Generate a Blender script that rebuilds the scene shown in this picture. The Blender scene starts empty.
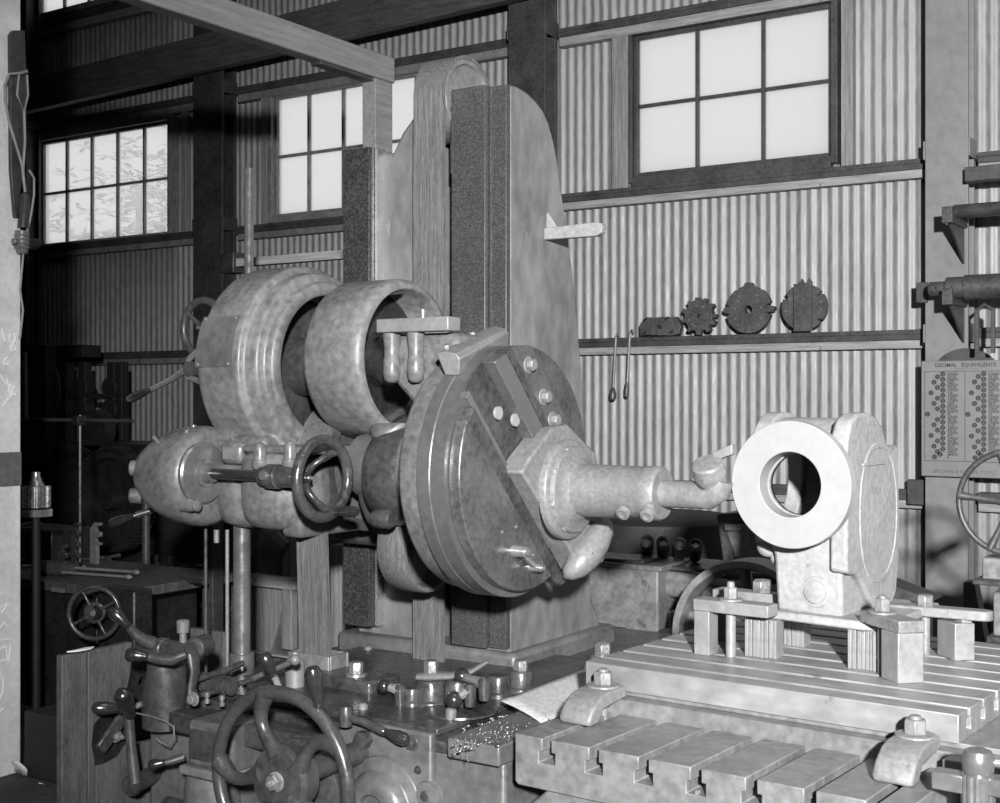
import bpy, bmesh, math, random
from mathutils import Vector, Matrix
random.seed(7)
PI = math.pi
scn = bpy.context.scene
col = scn.collection
# ------------------------------------------------------------------ camera geometry
F = 1294.0; HY = 397.0; EYE = 1.65
SN, CS = .549, .8358
YAW = math.atan2(SN, CS)
TA = math.radians(-3.3)                      # the work table is turned slightly from the wall
MT = Matrix.Rotation(TA, 4, 'Z')
MTI = Matrix.Rotation(-TA, 4, 'Z')
def ray(px, py):
    u = (px-500)/F; v = (py-HY)/F
    return Vector((-SN+CS*u, CS+SN*u, -v))
def aY(px, py, Y): r = ray(px, py); return Vector((0,0,EYE)) + r*(Y/r.y)
def aX(px, py, X): r = ray(px, py); return Vector((0,0,EYE)) + r*(X/r.x)
def aZ(px, py, Z): r = ray(px, py); return Vector((0,0,EYE)) + r*((Z-EYE)/r.z)
def aD(px, py, d): return Vector((0,0,EYE)) + ray(px, py)*d
def tray(px, py): return MTI.to_3x3() @ ray(px, py)
def tb(px, py, b): r = tray(px, py); return Vector((0,0,EYE)) + r*(b/r.y)      # table frame
def ta(px, py, a): r = tray(px, py); return Vector((0,0,EYE)) + r*(a/r.x)
def tz(px, py, Z): r = tray(px, py); return Vector((0,0,EYE)) + r*((Z-EYE)/r.z)

cam = bpy.data.cameras.new('camera'); camo = bpy.data.objects.new('camera', cam); col.objects.link(camo)
cam.sensor_fit = 'HORIZONTAL'; cam.sensor_width = 36; cam.lens = 36*F/1000
camo.location = (0,0,EYE); camo.rotation_euler = (PI/2, 0, YAW)
cam.shift_y = -(401.5-HY)/1000; cam.clip_start = .05; cam.clip_end = 200
scn.camera = camo
scn.view_settings.view_transform = 'Standard'; scn.view_settings.look = 'None'
scn.view_settings.gamma = 1; scn.view_settings.use_curve_mapping = False
scn.view_settings.exposure = 0

# ------------------------------------------------------------------ materials
def lin(g): return g/12.92 if g <= .04045 else ((g+.055)/1.055)**2.4
MATS = {}
def mat(name, c, r=.5, m=0., var=.3, vs=6., st=(1,1,1), bump=.15, bs=60., bst=None, spots=None, spec=.5, fine=.35):
    """c = linear grey; noise-varied grey with fine grain, optional dark/bright wear spots"""
    M = bpy.data.materials.new(name); M.use_nodes = True
    nt = M.node_tree; N = nt.nodes; L = nt.links
    b = N['Principled BSDF']; b.inputs['Metallic'].default_value = m; b.inputs['Roughness'].default_value = r
    b.inputs['Specular IOR Level'].default_value = spec
    tc = N.new('ShaderNodeTexCoord')
    mp = N.new('ShaderNodeMapping'); mp.inputs['Scale'].default_value = st
    L.new(tc.outputs['Object'], mp.inputs['Vector'])
    n1 = N.new('ShaderNodeTexNoise'); n1.inputs['Scale'].default_value = vs; n1.inputs['Detail'].default_value = 6; n1.inputs['Roughness'].default_value = .62
    L.new(mp.outputs[0], n1.inputs['Vector'])
    n2 = N.new('ShaderNodeTexNoise'); n2.inputs['Scale'].default_value = vs*7; n2.inputs['Detail'].default_value = 4
    L.new(mp.outputs[0], n2.inputs['Vector'])
    mx = N.new('ShaderNodeMix'); mx.data_type = 'FLOAT'; mx.inputs[0].default_value = fine
    L.new(n1.outputs[0], mx.inputs[2]); L.new(n2.outputs[0], mx.inputs[3])
    rp = N.new('ShaderNodeValToRGB'); e = rp.color_ramp.elements
    lo, hi = c*(1-var), c*(1+var)
    e[0].position = .37; e[0].color = (lo,lo,lo,1); e[1].position = .63; e[1].color = (hi,hi,hi,1)
    L.new(mx.outputs[0], rp.inputs[0])
    out = rp.outputs[0]
    if spots:
        sc, thr, sv = spots
        n3 = N.new('ShaderNodeTexNoise'); n3.inputs['Scale'].default_value = sc; n3.inputs['Detail'].default_value = 5; n3.inputs['Roughness'].default_value = .7
        L.new(tc.outputs['Object'], n3.inputs['Vector'])
        r3 = N.new('ShaderNodeValToRGB'); q = r3.color_ramp.elements
        q[0].position = thr; q[0].color = (0,0,0,1); q[1].position = thr+.07; q[1].color = (1,1,1,1)
        L.new(n3.outputs[0], r3.inputs[0])
        m3 = N.new('ShaderNodeMix'); m3.data_type = 'RGBA'; L.new(r3.outputs[0], m3.inputs[0]); L.new(out, m3.inputs[6]); m3.inputs[7].default_value = (sv,sv,sv,1)
        out = m3.outputs[2]
    L.new(out, b.inputs['Base Color'])
    rr = N.new('ShaderNodeMapRange'); rr.inputs[1].default_value = .3; rr.inputs[2].default_value = .7
    rr.inputs[3].default_value = max(.05, r-.1); rr.inputs[4].default_value = min(1, r+.1)
    L.new(n2.outputs[0], rr.inputs[0]); L.new(rr.outputs[0], b.inputs['Roughness'])
    if bump:
        mp2 = N.new('ShaderNodeMapping'); mp2.inputs['Scale'].default_value = bst or st; L.new(tc.outputs['Object'], mp2.inputs['Vector'])
        nb = N.new('ShaderNodeTexNoise'); nb.inputs['Scale'].default_value = bs; nb.inputs['Detail'].default_value = 4
        L.new(mp2.outputs[0], nb.inputs['Vector'])
        bp = N.new('ShaderNodeBump'); bp.inputs['Strength'].default_value = bump; bp.inputs['Distance'].default_value = .004
        L.new(nb.outputs[0], bp.inputs['Height']); L.new(bp.outputs[0], b.inputs['Normal'])
    MATS[name] = M
    return M
def scraped(name, lo, hi, scale=140., r=.4, m=.3):
    """hand scraped iron: small voronoi flakes"""
    M = bpy.data.materials.new(name); M.use_nodes = True
    nt = M.node_tree; N = nt.nodes; L = nt.links; b = N['Principled BSDF']
    tc = N.new('ShaderNodeTexCoord'); v = N.new('ShaderNodeTexVoronoi'); v.inputs['Scale'].default_value = scale
    L.new(tc.outputs['Object'], v.inputs['Vector'])
    n = N.new('ShaderNodeTexNoise'); n.inputs['Scale'].default_value = 3; n.inputs['Detail'].default_value = 5; L.new(tc.outputs['Object'], n.inputs['Vector'])
    bw = N.new('ShaderNodeSeparateColor'); L.new(v.outputs['Color'], bw.inputs[0])
    a = N.new('ShaderNodeMath'); a.operation = 'MULTIPLY_ADD'; L.new(n.outputs[0], a.inputs[0]); a.inputs[1].default_value = 1.1; a.inputs[2].default_value = -.55
    s = N.new('ShaderNodeMath'); s.operation = 'ADD'; L.new(bw.outputs[0], s.inputs[0]); L.new(a.outputs[0], s.inputs[1])
    rp = N.new('ShaderNodeValToRGB'); e = rp.color_ramp.elements
    e[0].position = .25; e[0].color = (lo,lo,lo,1); e[1].position = .95; e[1].color = (hi,hi,hi,1)
    L.new(s.outputs[0], rp.inputs[0]); L.new(rp.outputs[0], b.inputs['Base Color'])
    b.inputs['Roughness'].default_value = r; b.inputs['Metallic'].default_value = m
    MATS[name] = M; return M

mat('painted_iron', .15, .44, 0, .36, 5, bump=.25, bs=45, spots=(20, .65, .07), fine=.5)
mat('painted_iron_smooth', .13, .36, 0, .36, 6, bump=.25, bs=26, spots=(24, .66, .045), fine=.5)
mat('column_paint', .15, .45, 0, .3, 3.2, st=(1,1,.5), bump=.15, bs=50, spots=(6, .63, .1), fine=.45)
mat('dark_iron', 0.06, .42, .2, .4, 6, bump=.2, bs=50)
mat('oily_iron', 0.07, .3, .35, .5, 7, bump=.25, bs=40, spots=(30, .66, .25))
mat('base_paint', 0.11, .4, .05, .3, 5, bump=.2, bs=45, spots=(18, .68, .1))
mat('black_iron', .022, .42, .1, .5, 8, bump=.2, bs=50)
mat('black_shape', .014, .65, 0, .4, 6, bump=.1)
mat('machined', 0.22, .3, .6, .2, 4, bump=.05, bs=120, spots=(14, .68, .2))
mat('face_steel', .09, .3, .45, .5, 6, bump=.05, bs=90, spots=(8, .6, .05), fine=.45)
mat('face_steel_light', .115, .32, .45, .4, 7, bump=.05, bs=90, spots=(9, .68, .08), fine=.45)
mat('rim_steel', 0.19, .32, .6, .14, 5, st=(1,1,1), bump=.03, bs=120)
mat('bright_steel', 0.42, .28, .75, .15, 9, bump=.05, bs=80)
mat('white_metal', 0.31, .38, .1, .04, 5, bump=.02, bs=90)
mat('casting', 0.255, .62, 0, .16, 8, bump=.7, bs=38, spots=(22, .64, .17), fine=.5)
mat('tool_iron', .19, .46, .15, .2, 9, bump=.3, bs=60, spots=(18, .62, .1), fine=.5)
mat('plate_steel', .26, .42, .3, .26, 3, st=(.5,2.2,1), bump=.06, bs=70, spots=(10, .62, .15), fine=.45)
mat('table_iron', .18, .42, .2, .28, 5, bump=.15, bs=60, spots=(22, .66, .09), fine=.5)
mat('block_steel', .225, .45, .2, .15, 7, bump=.1, bs=70)
mat('belt', .11, .6, 0, .6, 14, st=(10,10,.35), bump=.3, bs=22, bst=(14,14,.4), fine=.5)
mat('belt_edge', .26, .6, 0, .3, 20, bump=.2, bs=60)
mat('galvanised', .29, .6, .3, .2, 5, st=(1,1,.3), bump=.12, bs=70, fine=.5, spots=(55, .64, .42))
mat('wood_pale', 0.24, .7, 0, .25, 5, st=(9,.6,9), bump=.3, bs=20, bst=(9,.6,9))
mat('wood_plank', 0.26, .75, 0, .35, 6, st=(.6,9,9), bump=.3, bs=20, bst=(.6,9,9), spots=(9, .66, .12))
mat('wood_upright', .2, .75, 0, .35, 6, st=(9,9,.6), bump=.3, bs=20, bst=(9,9,.6), spots=(9, .66, .1))
mat('wood_frame', .16, .75, 0, .35, 6, st=(2,9,2), bump=.2, bs=20)
mat('wood_dark', .06, .75, 0, .5, 5, st=(.8,9,6), bump=.25, bs=20, bst=(.8,9,6))
mat('wood_bench', .07, .65, 0, .5, 5, st=(6,6,.8), bump=.2, bs=20)
mat('guard_board', 0.09, .6, 0, .4, 5, st=(4,4,.9), bump=.2, bs=30, spots=(9, .64, .05))
mat('post_paint', 0.18, .5, 0, .12, 3, bump=.05, bs=40, spots=(28, .74, .09))
mat('post_dark', .035, .6, 0, .4, 4, bump=.1, bs=40)
mat('girt_dark', .05, .55, .1, .35, 8, bump=.15, bs=40)
mat('cutter', .075, .5, .25, .35, 9, bump=.15, bs=60)
mat('whitewash', 0.8, .75, 0, .14, 6, bump=.15, bs=50, spots=(20, .66, .5))
mat('chalk', 0.95, .9, 0, .05, 30, bump=0)
mat('chart_board', 0.18, .55, 0, .1, 7, bump=.03, bs=60)
mat('ink', .03, .6, 0, .1, 9, bump=0)
mat('ink_faint', .085, .6, 0, .2, 9, bump=0)
mat('cable', .3, .5, 0, .2, 20, bump=.1)
mat('rag_white', .85, .9, 0, .08, 20, bump=.3, bs=60)
mat('chip_sheet', .46, .6, .2, .4, 60, bump=.5, bs=300, fine=.7)
mat('chips', 0.3, .35, .6, .35, 200, bump=0)
mat('floor_earth', .05, .8, 0, .4, 3, bump=.3, bs=12)
mat('shed_timber', .16, .8, 0, .3, 3, bump=.1)
mat('pitted_iron', 0.13, .55, 0, .35, 7, bump=.4, bs=45, spots=(9, .6, .07))
mat('handle_steel', 0.09, .22, .75, .2, 8, bump=.03, bs=60)
mat('wheel_iron', 0.08, .3, .4, .3, 8, bump=.1, bs=50)
mat('leaf', .1, .6, 0, .3, 9, bump=0)
scraped('scraped_way', .05, .1, 230)
scraped('scraped_dark', .03, .08, 160)

def glass_material():
    M = bpy.data.materials.new('window_glass'); M.use_nodes = True
    nt = M.node_tree; N = nt.nodes; L = nt.links; N.remove(N['Principled BSDF'])
    out = N['Material Output']
    t = N.new('ShaderNodeBsdfTransparent'); t.inputs[0].default_value = (.93,.93,.93,1)
    d = N.new('ShaderNodeBsdfTranslucent'); d.inputs[0].default_value = (.9,.9,.9,1)
    g = N.new('ShaderNodeBsdfGlossy'); g.inputs['Roughness'].default_value = .05
    tc = N.new('ShaderNodeTexCoord'); n = N.new('ShaderNodeTexNoise'); n.inputs['Scale'].default_value = 5; n.inputs['Detail'].default_value = 8
    L.new(tc.outputs['Object'], n.inputs['Vector'])
    mr = N.new('ShaderNodeMapRange'); mr.inputs[1].default_value = .35; mr.inputs[2].default_value = .75; mr.inputs[3].default_value = .42; mr.inputs[4].default_value = .56
    L.new(n.outputs[0], mr.inputs[0])
    m1 = N.new('ShaderNodeMixShader'); L.new(mr.outputs[0], m1.inputs[0]); L.new(t.outputs[0], m1.inputs[1]); L.new(d.outputs[0], m1.inputs[2])
    m2 = N.new('ShaderNodeMixShader'); m2.inputs[0].default_value = .04; L.new(m1.outputs[0], m2.inputs[1]); L.new(g.outputs[0], m2.inputs[2])
    L.new(m2.outputs[0], out.inputs['Surface'])
    MATS['window_glass'] = M
glass_material()

# ------------------------------------------------------------------ mesh builder
X, Y, Z = Vector((1,0,0)), Vector((0,1,0)), Vector((0,0,1))
def V(*a): return Vector(a)
def basis(ax):
    ax = Vector(ax).normalized()
    t = Z if abs(ax.z) < .9 else X
    e1 = t.cross(ax).normalized(); e2 = ax.cross(e1)
    return ax, e1, e2
class MB:
    def __init__(s, M=None): s.bm = bmesh.new(); s.M = M
    def v(s, p): return s.bm.verts.new(p)
    def f(s, vs):
        try: return s.bm.faces.new(vs)
        except ValueError: return None
    def hexa(s, P):   # 8 points: bottom loop 0-3, top loop 4-7
        q = [s.v(p) for p in P]
        for i in ((3,2,1,0),(4,5,6,7),(0,1,5,4),(1,2,6,5),(2,3,7,6),(3,0,4,7)): s.f([q[j] for j in i])
        return s
    def bx(s, x0, x1, y0, y1, z0, z1):
        x0,x1 = sorted((x0,x1)); y0,y1 = sorted((y0,y1)); z0,z1 = sorted((z0,z1))
        return s.hexa([(x0,y0,z0),(x1,y0,z0),(x1,y1,z0),(x0,y1,z0),(x0,y0,z1),(x1,y0,z1),(x1,y1,z1),(x0,y1,z1)])
    def obox(s, c, ex, ey, ez, sx, sy, sz):
        c = Vector(c); ex,ey,ez = Vector(ex).normalized()*sx/2, Vector(ey).normalized()*sy/2, Vector(ez).normalized()*sz/2
        return s.hexa([c-ex-ey-ez, c+ex-ey-ez, c+ex+ey-ez, c-ex+ey-ez, c-ex-ey+ez, c+ex-ey+ez, c+ex+ey+ez, c-ex+ey+ez])
    def beam(s, p0, p1, w, h, up=Z):
        p0, p1 = Vector(p0), Vector(p1); d = p1-p0; ax = d.normalized()
        side = Vector(up).cross(ax).normalized(); u = ax.cross(side)
        return s.obox((p0+p1)/2, ax, side, u, d.length, w, h)
    def rings(s, R, closed=False, cap=True):
        n = len(R[0]); rv = [[s.v(p) for p in r] for r in R]
        m = len(rv)
        for i in range(m if closed else m-1):
            a, b = rv[i], rv[(i+1) % m]
            for j in range(n): s.f([a[j], a[(j+1)%n], b[(j+1)%n], b[j]])
        if cap and not closed:
            s.f(rv[0][::-1]); s.f(rv[-1])
        return s
    def lathe(s, o, ax, prof, seg=40, closed=False, sx=1., sy=1., e=None):
        o = Vector(o); ax, e1, e2 = basis(ax)
        if e is not None:
            e1 = Vector(e).normalized(); e2 = ax.cross(e1)
        if closed:
            R = [[o+ax*t+(e1*math.cos(2*PI*j/seg)*sx+e2*math.sin(2*PI*j/seg)*sy)*r for j in range(seg)] for t, r in prof]
            return s.rings(R, closed=True)
        prev = None; n = len(prof)
        for i, (t, r) in enumerate(prof):
            if r < 1e-6: cur = [s.v(o+ax*t)]
            else: cur = [s.v(o+ax*t+(e1*math.cos(2*PI*j/seg)*sx+e2*math.sin(2*PI*j/seg)*sy)*r) for j in range(seg)]
            if prev is None:
                if len(cur) > 1: s.f(cur[::-1])
            elif len(prev) == 1 and len(cur) > 1:
                for j in range(seg): s.f([prev[0], cur[(j+1)%seg], cur[j]][::-1])
            elif len(cur) == 1 and len(prev) > 1:
                for j in range(seg): s.f([prev[j], prev[(j+1)%seg], cur[0]])
            else:
                for j in range(seg): s.f([prev[j], prev[(j+1)%seg], cur[(j+1)%seg], cur[j]])
            prev = cur
        if len(prev) > 1: s.f(prev)
        return s
    def cyl(s, p0, p1, r0, r1=None, seg=24):
        p0, p1 = Vector(p0), Vector(p1); r1 = r0 if r1 is None else r1
        return s.lathe(p0, p1-p0, [(0,r0),((p1-p0).length,r1)], seg)
    def ann(s, o, ax, t0, t1, ri, ro, seg=48):
        return s.lathe(o, ax, [(t0,ri),(t0,ro),(t1,ro),(t1,ri)], seg, closed=True)
    def tube(s, pts, r, seg=10, closed=False, flat=1.):
        P = [Vector(p) for p in pts]; n = len(P); R = []; pe = None
        for i in range(n):
            if closed: t = P[(i+1)%n]-P[i-1]
            else: t = P[min(i+1,n-1)]-P[max(i-1,0)]
            t.normalize()
            if pe is None: _, e1, e2 = basis(t)
            else:
                e1 = (pe - t*pe.dot(t)).normalized(); e2 = t.cross(e1)
            pe = e1; rr = r[i] if isinstance(r, (list,tuple)) else r
            R.append([P[i]+(e1*math.cos(2*PI*j/seg)+e2*math.sin(2*PI*j/seg)*flat)*rr for j in range(seg)])
        return s.rings(R, closed=closed)
    def prism(s, poly, o, ex, ey, ez, d):
        o, ex, ey, ez = Vector(o), Vector(ex), Vector(ey), Vector(ez)
        a = [s.v(o+ex*p[0]+ey*p[1]) for p in poly]; b = [s.v(o+ex*p[0]+ey*p[1]+ez*d) for p in poly]
        n = len(poly); s.f(a[::-1]); s.f(b)
        for i in range(n): s.f([a[i], a[(i+1)%n], b[(i+1)%n], b[i]])
        return s
    def ball(s, c, r, seg=16, sc=(1,1,1)):
        c = Vector(c); m = 10
        prof = [(-r*math.cos(PI*i/m), r*math.sin(PI*i/m)) for i in range(m+1)]
        n0 = len(s.bm.verts)
        s.lathe((0,0,0), Z, prof, seg)
        s.bm.verts.ensure_lookup_table()
        for q in s.bm.verts[n0:]: q.co = Vector((q.co.x*sc[0], q.co.y*sc[1], q.co.z*sc[2])) + c
        return s
    def hexnut(s, c, ax, r, h, rot=.3):
        ax, e1, e2 = basis(ax); c = Vector(c)
        pr = [(math.cos(rot+i*PI/3)*r, math.sin(rot+i*PI/3)*r) for i in range(6)]
        a = [c+e1*p[0]+e2*p[1] for p in pr]; t = [c+ax*h*.85+e1*p[0]+e2*p[1] for p in pr]; t2 = [c+ax*h+(e1*p[0]+e2*p[1])*.86 for p in pr]
        return s.rings([a, t, t2])
    def build(s, name, m, root=None, bevel=0., ang=38, kind=None, bseg=2, recalc=True):
        bm = s.bm
        if s.M is not None: bmesh.ops.transform(bm, matrix=s.M, verts=bm.verts)
        if recalc: bmesh.ops.recalc_face_normals(bm, faces=bm.faces)
        A = math.radians(ang)
        for fc in bm.faces: fc.smooth = True
        for e in bm.edges:
            if len(e.link_faces) == 2 and e.calc_face_angle(0) > A: e.smooth = False
        if root is None:
            xs = [q.co for q in bm.verts]
            o = Vector(((min(c.x for c in xs)+max(c.x for c in xs))/2, (min(c.y for c in xs)+max(c.y for c in xs))/2, min(c.z for c in xs)))
            loc = o
        else:
            r = root; o = Vector((0,0,0))
            while r is not None: o += r.location; r = r.parent
            loc = Vector((0,0,0))
        bmesh.ops.translate(bm, vec=-o, verts=bm.verts)
        me = bpy.data.meshes.new(name); bm.to_mesh(me); bm.free()
        me.materials.append(MATS[m] if isinstance(m, str) else m)
        ob = bpy.data.objects.new(name, me); col.objects.link(ob)
        ob.location = loc
        if root is not None: ob.parent = root
        if bevel:
            b = ob.modifiers.new('bevel', 'BEVEL'); b.width = bevel; b.segments = bseg; b.limit_method = 'ANGLE'; b.angle_limit = math.radians(40); b.harden_normals = False
        if kind: ob['kind'] = kind
        return ob
def thing(name, label, cat, loc=(0,0,0), group=None, M=None):
    o = bpy.data.objects.new(name, None); col.objects.link(o)
    loc = Vector(loc)
    if M is not None: loc = M @ loc
    o.location = loc; o.empty_display_size = .1
    o['label'] = label; o['category'] = cat
    if group: o['group'] = group
    return o
def tag(o, label, cat, group=None, kind=None):
    o['label'] = label; o['category'] = cat
    if group: o['group'] = group
    if kind: o['kind'] = kind
    return o
def arcpts(c, e1, e2, r, a0, a1, n):
    c, e1, e2 = Vector(c), Vector(e1), Vector(e2)
    return [c+e1*math.cos(a0+(a1-a0)*i/n)*r+e2*math.sin(a0+(a1-a0)*i/n)*r for i in range(n+1)]
def text_mesh(body, size, m, name, root, Mx, align='LEFT', line=1.0, extrude=.0004, bold=0.):
    cu = bpy.data.curves.new('t', 'FONT'); cu.body = body; cu.size = size; cu.align_x = align; cu.space_line = line
    cu.extrude = extrude; cu.offset = bold; cu.resolution_u = 2
    o = bpy.data.objects.new('t', cu); col.objects.link(o)
    dg = bpy.context.evaluated_depsgraph_get(); me = bpy.data.meshes.new_from_object(o.evaluated_get(dg))
    bpy.data.objects.remove(o); bpy.data.curves.remove(cu)
    bm = bmesh.new(); bm.from_mesh(me); bpy.data.meshes.remove(me)
    mb = MB(Mx); mb.bm.free(); mb.bm = bm
    return mb.build(name, m, root)
def text_into(mb, body, size, Mx, align='CENTER', line=1.0):
    cu = bpy.data.curves.new('t', 'FONT'); cu.body = body; cu.size = size; cu.align_x = align; cu.space_line = line
    cu.extrude = .0003; cu.resolution_u = 1
    o = bpy.data.objects.new('t', cu); col.objects.link(o)
    dg = bpy.context.evaluated_depsgraph_get(); me = bpy.data.meshes.new_from_object(o.evaluated_get(dg))
    bpy.data.objects.remove(o); bpy.data.curves.remove(cu)
    me.transform(Mx); mb.bm.from_mesh(me); bpy.data.meshes.remove(me)
# ================================================================== SETTING
WY = 8.0
def XW(px, Yp=WY):                       # world X of an image column on the plane Y
    r = ray(px, HY); return r.x*Yp/r.y
def struct(mb, name, m, **k):
    o = mb.build(name, m, **k); o['kind'] = 'structure'; return o
struct(MB().bx(-15, 6, -7, 8.3, -.1, 0), 'floor', 'floor_earth')
struct(MB().bx(-15, 6, -7, 8.3, 7.2, 7.3), 'ceiling', 'shed_timber')
struct(MB().bx(-15.1, -15, -7, 8.3, 0, 7.2), 'wall_left', 'shed_timber')
struct(MB().bx(6, 6.1, -7, 8.3, 0, 7.2), 'wall_right', 'shed_timber')
struct(MB().bx(-15, 6, -7.1, -7, 0, 7.2), 'wall_front', 'shed_timber')
WIN = [(XW(44), XW(173), 3.09, 4.10, 5), (XW(277), XW(456), 3.14, 4.15, 5), (XW(636), XW(834), 3.165, 4.137, 3), (XW(42), XW(42)+1.75, 5.31, 6.3, 5)]
PITCH = .0687
def corrugated():
    mb = MB(); n = 8; dx = PITCH/n; x0, x1 = -15., 6.
    N = int((x1-x0)/dx); cache = {}
    def vert(i, z):
        k = (i, round(z, 4))
        if k not in cache:
            cache[k] = mb.v((x0+i*dx, WY+.0075*math.cos(2*PI*i/n), z))
        return cache[k]
    cuts = [0, 1.06, 2.02, 3.06, 4.2, 5.3, 7.2]
    for i in range(N):
        xm = x0+(i+.5)*dx
        iv = [(0, 7.2)]
        for (a, b, z0, z1, k) in WIN:
            if a-.03 < xm < b+.03:
                nv = []
                for (p, q) in iv:
                    if p < z0-.03: nv.append((p, min(q, z0-.03)))
                    if q > z1+.03: nv.append((max(p, z1+.03), q))
                iv = nv
        for (p, q) in iv:
            zs = [p]+[c for c in cuts if p < c < q]+[q]
            for a, b in zip(zs, zs[1:]):
                mb.f([vert(i, a), vert(i+1, a), vert(i+1, b), vert(i, b)])
    o = mb.build('wall_back', 'galvanised', ang=80, recalc=False)
    for p in o.data.polygons: p.use_smooth = True
    o['kind'] = 'structure'
    s = o.modifiers.new('thickness', 'SOLIDIFY'); s.thickness = .0015
corrugated()
# windows: wooden casing, slim bars, dirty panes
for wi, (a, b, z0, z1, k) in enumerate(WIN):
    mb = MB(); w = .045; y0, y1 = WY-.07, WY+.06
    mb.bx(a-w, a, y0, y1, z0-w, z1+w).bx(b, b+w, y0, y1, z0-w, z1+w)
    mb.bx(a, b, y0, y1, z1, z1+w).bx(a, b, y0, y1, z0-.085 if wi < 3 else z0-w, z0)
    t = .028
    mb.bx(a, a+t, WY-.03, WY+.02, z0, z1).bx(b-t, b, WY-.03, WY+.02, z0, z1)
    mb.bx(a+t, b-t, WY-.03, WY+.02, z0, z0+t).bx(a+t, b-t, WY-.03, WY+.02, z1-t, z1)
    for i in range(1, k):
        x = a+(b-a)*i/k; mb.bx(x-.011, x+.011, WY-.025, WY+.015, z0+t, z1-t)
    zm = (z0+z1)/2; mb.bx(a+t, b-t, WY-.0245, WY+.0145, zm-.011, zm+.011)
    o = mb.build('window_%d' % (wi+1), 'wood_frame' if wi != 2 else 'girt_dark', bevel=.004); o['kind'] = 'structure'
    g = MB().bx(a+t*.6, b-t*.6, WY-.002, WY+.001, z0+t*.6, z1-t*.6)
    g.build('window_pane', 'window_glass', o)
# building posts (H sections standing inside the wall line)
def post(x0, x1, m, label, y=7.76):
    mb = MB(); t = .03; xm = (x0+x1)/2; y2 = y+.17
    mb.bx(x0, x1, y, y+t, 0, 7.15).bx(xm-.015, xm+.06, y+t, y2-t, 0, 7.15).bx(x0, x1, y2-t, y2, 0, 7.15)
    for z in (2.02, 3.1, 4.25):
        mb.bx(x0-.012, x0, y-.004, y2, z-.05, z+.06).bx(x1, x1+.012, y-.004, y2, z-.05, z+.06)
    tag(mb.build('building_post', m, bevel=.004), label, 'post')
PX = [XW(925, 7.76), XW(968, 7.76)]
post(PX[0], PX[1], 'post_paint', 'tall grey painted steel post with the decimal chart hung on it')
post(XW(508, 7.76), XW(545, 7.76), 'girt_dark', 'tall dark post behind the rounded top of the machine column')
post(XW(193, 7.76), XW(222, 7.76), 'post_dark', 'tall black post between the two left windows')
post(XW(12, 7.76), XW(26, 7.76), 'post_dark', 'dark post beside the far left window at the photo edge')
# girts: dark angle above a pale plank, bay by bay
bays = [(-14.9, XW(12,7.76)-.02), (XW(26,7.76)+.02, XW(193,7.76)-.02), (XW(222,7.76)+.02, XW(508,7.76)-.02), (XW(545,7.76)+.02, PX[0]-.02), (PX[1]+.02, 5.9)]
ti = 1
for bi, (a, b) in enumerate(bays):
    right = bi >= 3
    for z, h in ((1.06, .05), (2.03, .05), (3.06, .05), (4.235, .06), (5.2, .07)):
        mb = MB().bx(a, b, WY-.1, WY-.012, z, z+.028).bx(a, b, WY-.1, WY-.085, z-.035, z)
        o = mb.build('trim_%d' % ti, 'girt_dark', bevel=.003); o['kind'] = 'structure'; ti += 1
        pl = MB().bx(a, b, WY-.08, WY-.014, z-.035-h, z-.002)
        pl.build('plank', 'wood_plank' if (right and z < 4.5) else 'wood_frame', o, bevel=.003)
# studs beside the windows
for px0, px1, m in ((612, 628, 'wood_upright'), (841, 853, 'wood_upright'), (261, 267, 'wood_upright'), (181, 186, 'wood_upright'), (547, 557, 'wood_upright')):
    a, b = XW(px0, 7.93), XW(px1, 7.93)
    o = MB().bx(a, b, WY-.074, WY-.012, 3.06, 4.2).build('trim_%d' % ti, m, bevel=.003); o['kind'] = 'structure'; ti += 1
# the heavy dark beam across the posts
p0 = aY(31, 112, 7.68); p1 = aY(508, 2, 7.68)
d = (p1-p0).normalized(); p0 = p0-d*2.2
o = MB().beam(p0+Z*.15, p1+d*.35+Z*.15, .09, .3).build('wall_beam', 'wood_dark', bevel=.006)
tag(o, 'heavy dark timber beam running along the wall above the left windows', 'beam')
# pale overhead beam pointing at the wall, with the strut under its end
XB = -4.67
e = aX(393, 83, XB); zt = e.z+.15
o = thing('overhead_beam', 'pale wooden beam overhead with a short upright at its end', 'beam', (XB-.05, e.y, e.z))
MB().bx(XB-.1, XB, 1.2, e.y+.02, e.z, zt).build('beam', 'wood_pale', o, bevel=.008)
MB().bx(XB-.1, XB-.002, e.y-.16, e.y, 1.2, e.z-.001).build('upright', 'wood_pale', o, bevel=.006)
MB().bx(XB-.085, XB-.01, e.y-.62, e.y-.17, e.z-.02, e.z-.001).build('plate', 'dark_iron', o, bevel=.003)
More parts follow.
